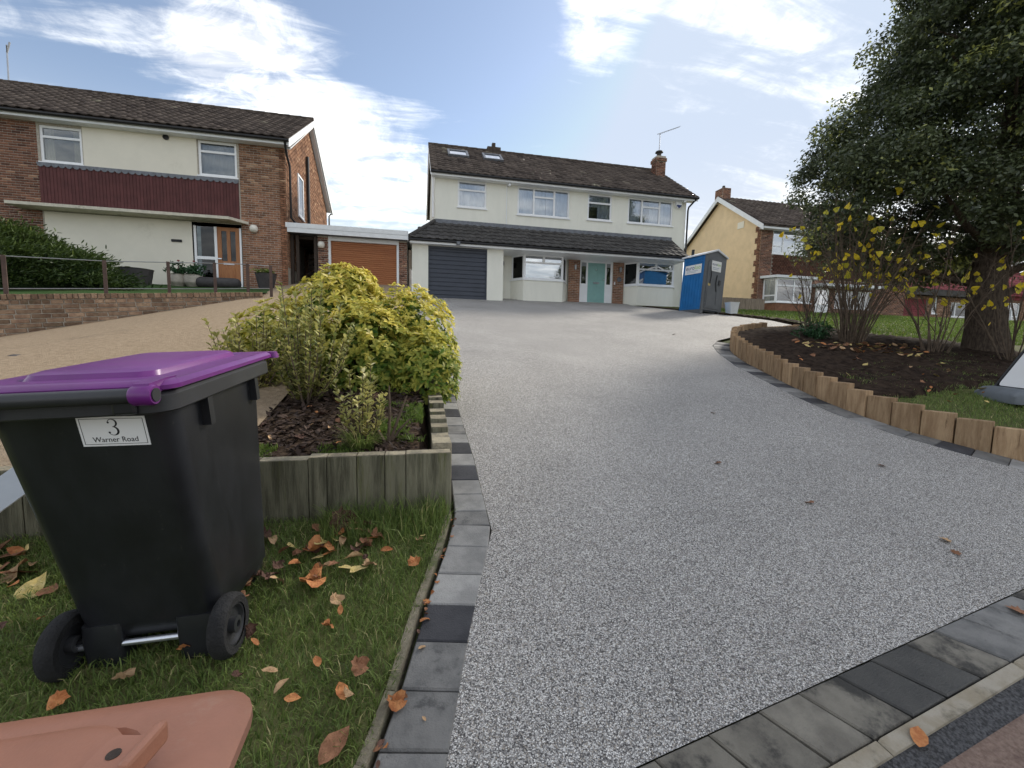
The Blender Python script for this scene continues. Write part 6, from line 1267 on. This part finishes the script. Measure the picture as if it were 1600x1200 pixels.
atv(424, 1065, 'oval', 'leaf_tan', .055, 1.5, 'pale tan leaf on the grass above the brown bin', .045)
atv(1435, 1158, 'oval', 'leaf_orange', .085, -.9, 'orange leaf lying on the black tarmac strip', .015)
atv(1588, 957, 'lobed', 'leaf_brown', .07, .5, 'brown leaf lying on the front pavers at the right edge', .012)
for px, py, s, m in ((1122, 725, .055, 'leaf_brown'), (1115, 646, .05, 'leaf_brown'), (1377, 729, .055, 'leaf_brown'), (1266, 787, .055, 'leaf_brown'), (1477, 846, .06, 'leaf_tan'), (1494, 866, .045, 'leaf_brown'), (1053, 523, .09, 'leaf_dark'), (1418, 673, .06, 'leaf_yellow')):
    p = U(px, py); tag(leaf_obj('fallen_leaf', 'lobed', m, None, (p.x, p.y, p.z+.012), s, Euler((.2, .15, px))), 'small dry leaf lying on the open grey driveway', 'leaf', 'leaves on the driveway')
VL = 'fallen autumn leaf lying in the verge grass'; VG = 'fallen leaves on the verge'
scatter(40, [(-1.7, 2.2), (-1.3, 1.9), (-1.25, 2.5), (-2.2, 2.5), (-2.4, 2.1)], vz, KV, VL, VG, .13, .035, 2)
scatter(38, [(-.75, 2.0), (-.15, 2.1), (-.1, 2.35), (-.3, 2.5), (-.85, 2.5)], vz, KV, VL, VG, .095, .04, 3)
scatter(44, [(-1.6, 1.1), (-.3, 1.2), (.1, 2.4), (-.6, 2.2), (-1.7, 1.9)], vz, KV, VL, VG, .065, .045, 4)
gp = [(vp[i][0]+.05, vp[i][1]) for i in range(1, 6)]
scatter(24, [(p[0]-.022, p[1]) for p in gp] + [(p[0]+.006, p[1]) for p in gp[::-1]], vz, [('curl', 'leaf_orange', .8), ('oval', 'leaf_brown', .6), ('lobed', 'leaf_orange', .6), ('oval', 'leaf_dark', .6)], 'brown leaf lodged in the gap beside the left pavers', 'leaves along the paver gap', .05, .008, 5)
KY = [('heart', 'leaf_yellow', 1), ('oval', 'leaf_yellow', .9), ('heart', 'leaf_tan', .9), ('lobed', 'leaf_brown', 1), ('oval', 'leaf_orange', .8)]
zb2 = lambda x, y: zbed(x, y)+.03
scatter(85, [(7.2, 6.9), (9.0, 6.1), (10.6, 6.9), (10.6, 7.6), (9.0, 7.8), (7.6, 7.7)], zb2, KY, 'yellow leaf fallen on the dark soil under the bare shrubs', 'yellow leaves under the shrubs', .13, .025, 6, .3)
scatter(26, [(9.0, 5.4), (11.5, 6.2), (11.8, 7.2), (10.0, 7.2), (8.8, 6.2)], lambda x, y: RL(y)+.03, KY, 'yellow leaf fallen on the grass near the tree trunk', 'yellow leaves near the trunk', .10, .03, 7, .4)
scatter(34, [(5.8, 3.0), (8.5, 3.6), (10, 5.4), (7.5, 6.6), (5.8, 6.2)], lambda x, y: max(zbed(x, y), RL(y))+.02, KY, 'scattered yellow leaf on the bank behind the sleepers', 'yellow leaves on the bank', .07, .025, 8, .3)
KB = [('oval', 'leaf_brown', 1), ('curl', 'leaf_tan', 1), ('lobed', 'leaf_dark', 1), ('oval', 'leaf_orange', .8)]
scatter(34, [(-1.05, 2.8), (-.05, 2.8), (-.05, 3.9), (-1.05, 3.9)], bzv, KB, 'dead leaf lying on the mulch of the raised bed', 'dead leaves in the raised bed', .06, .02, 9, .4)
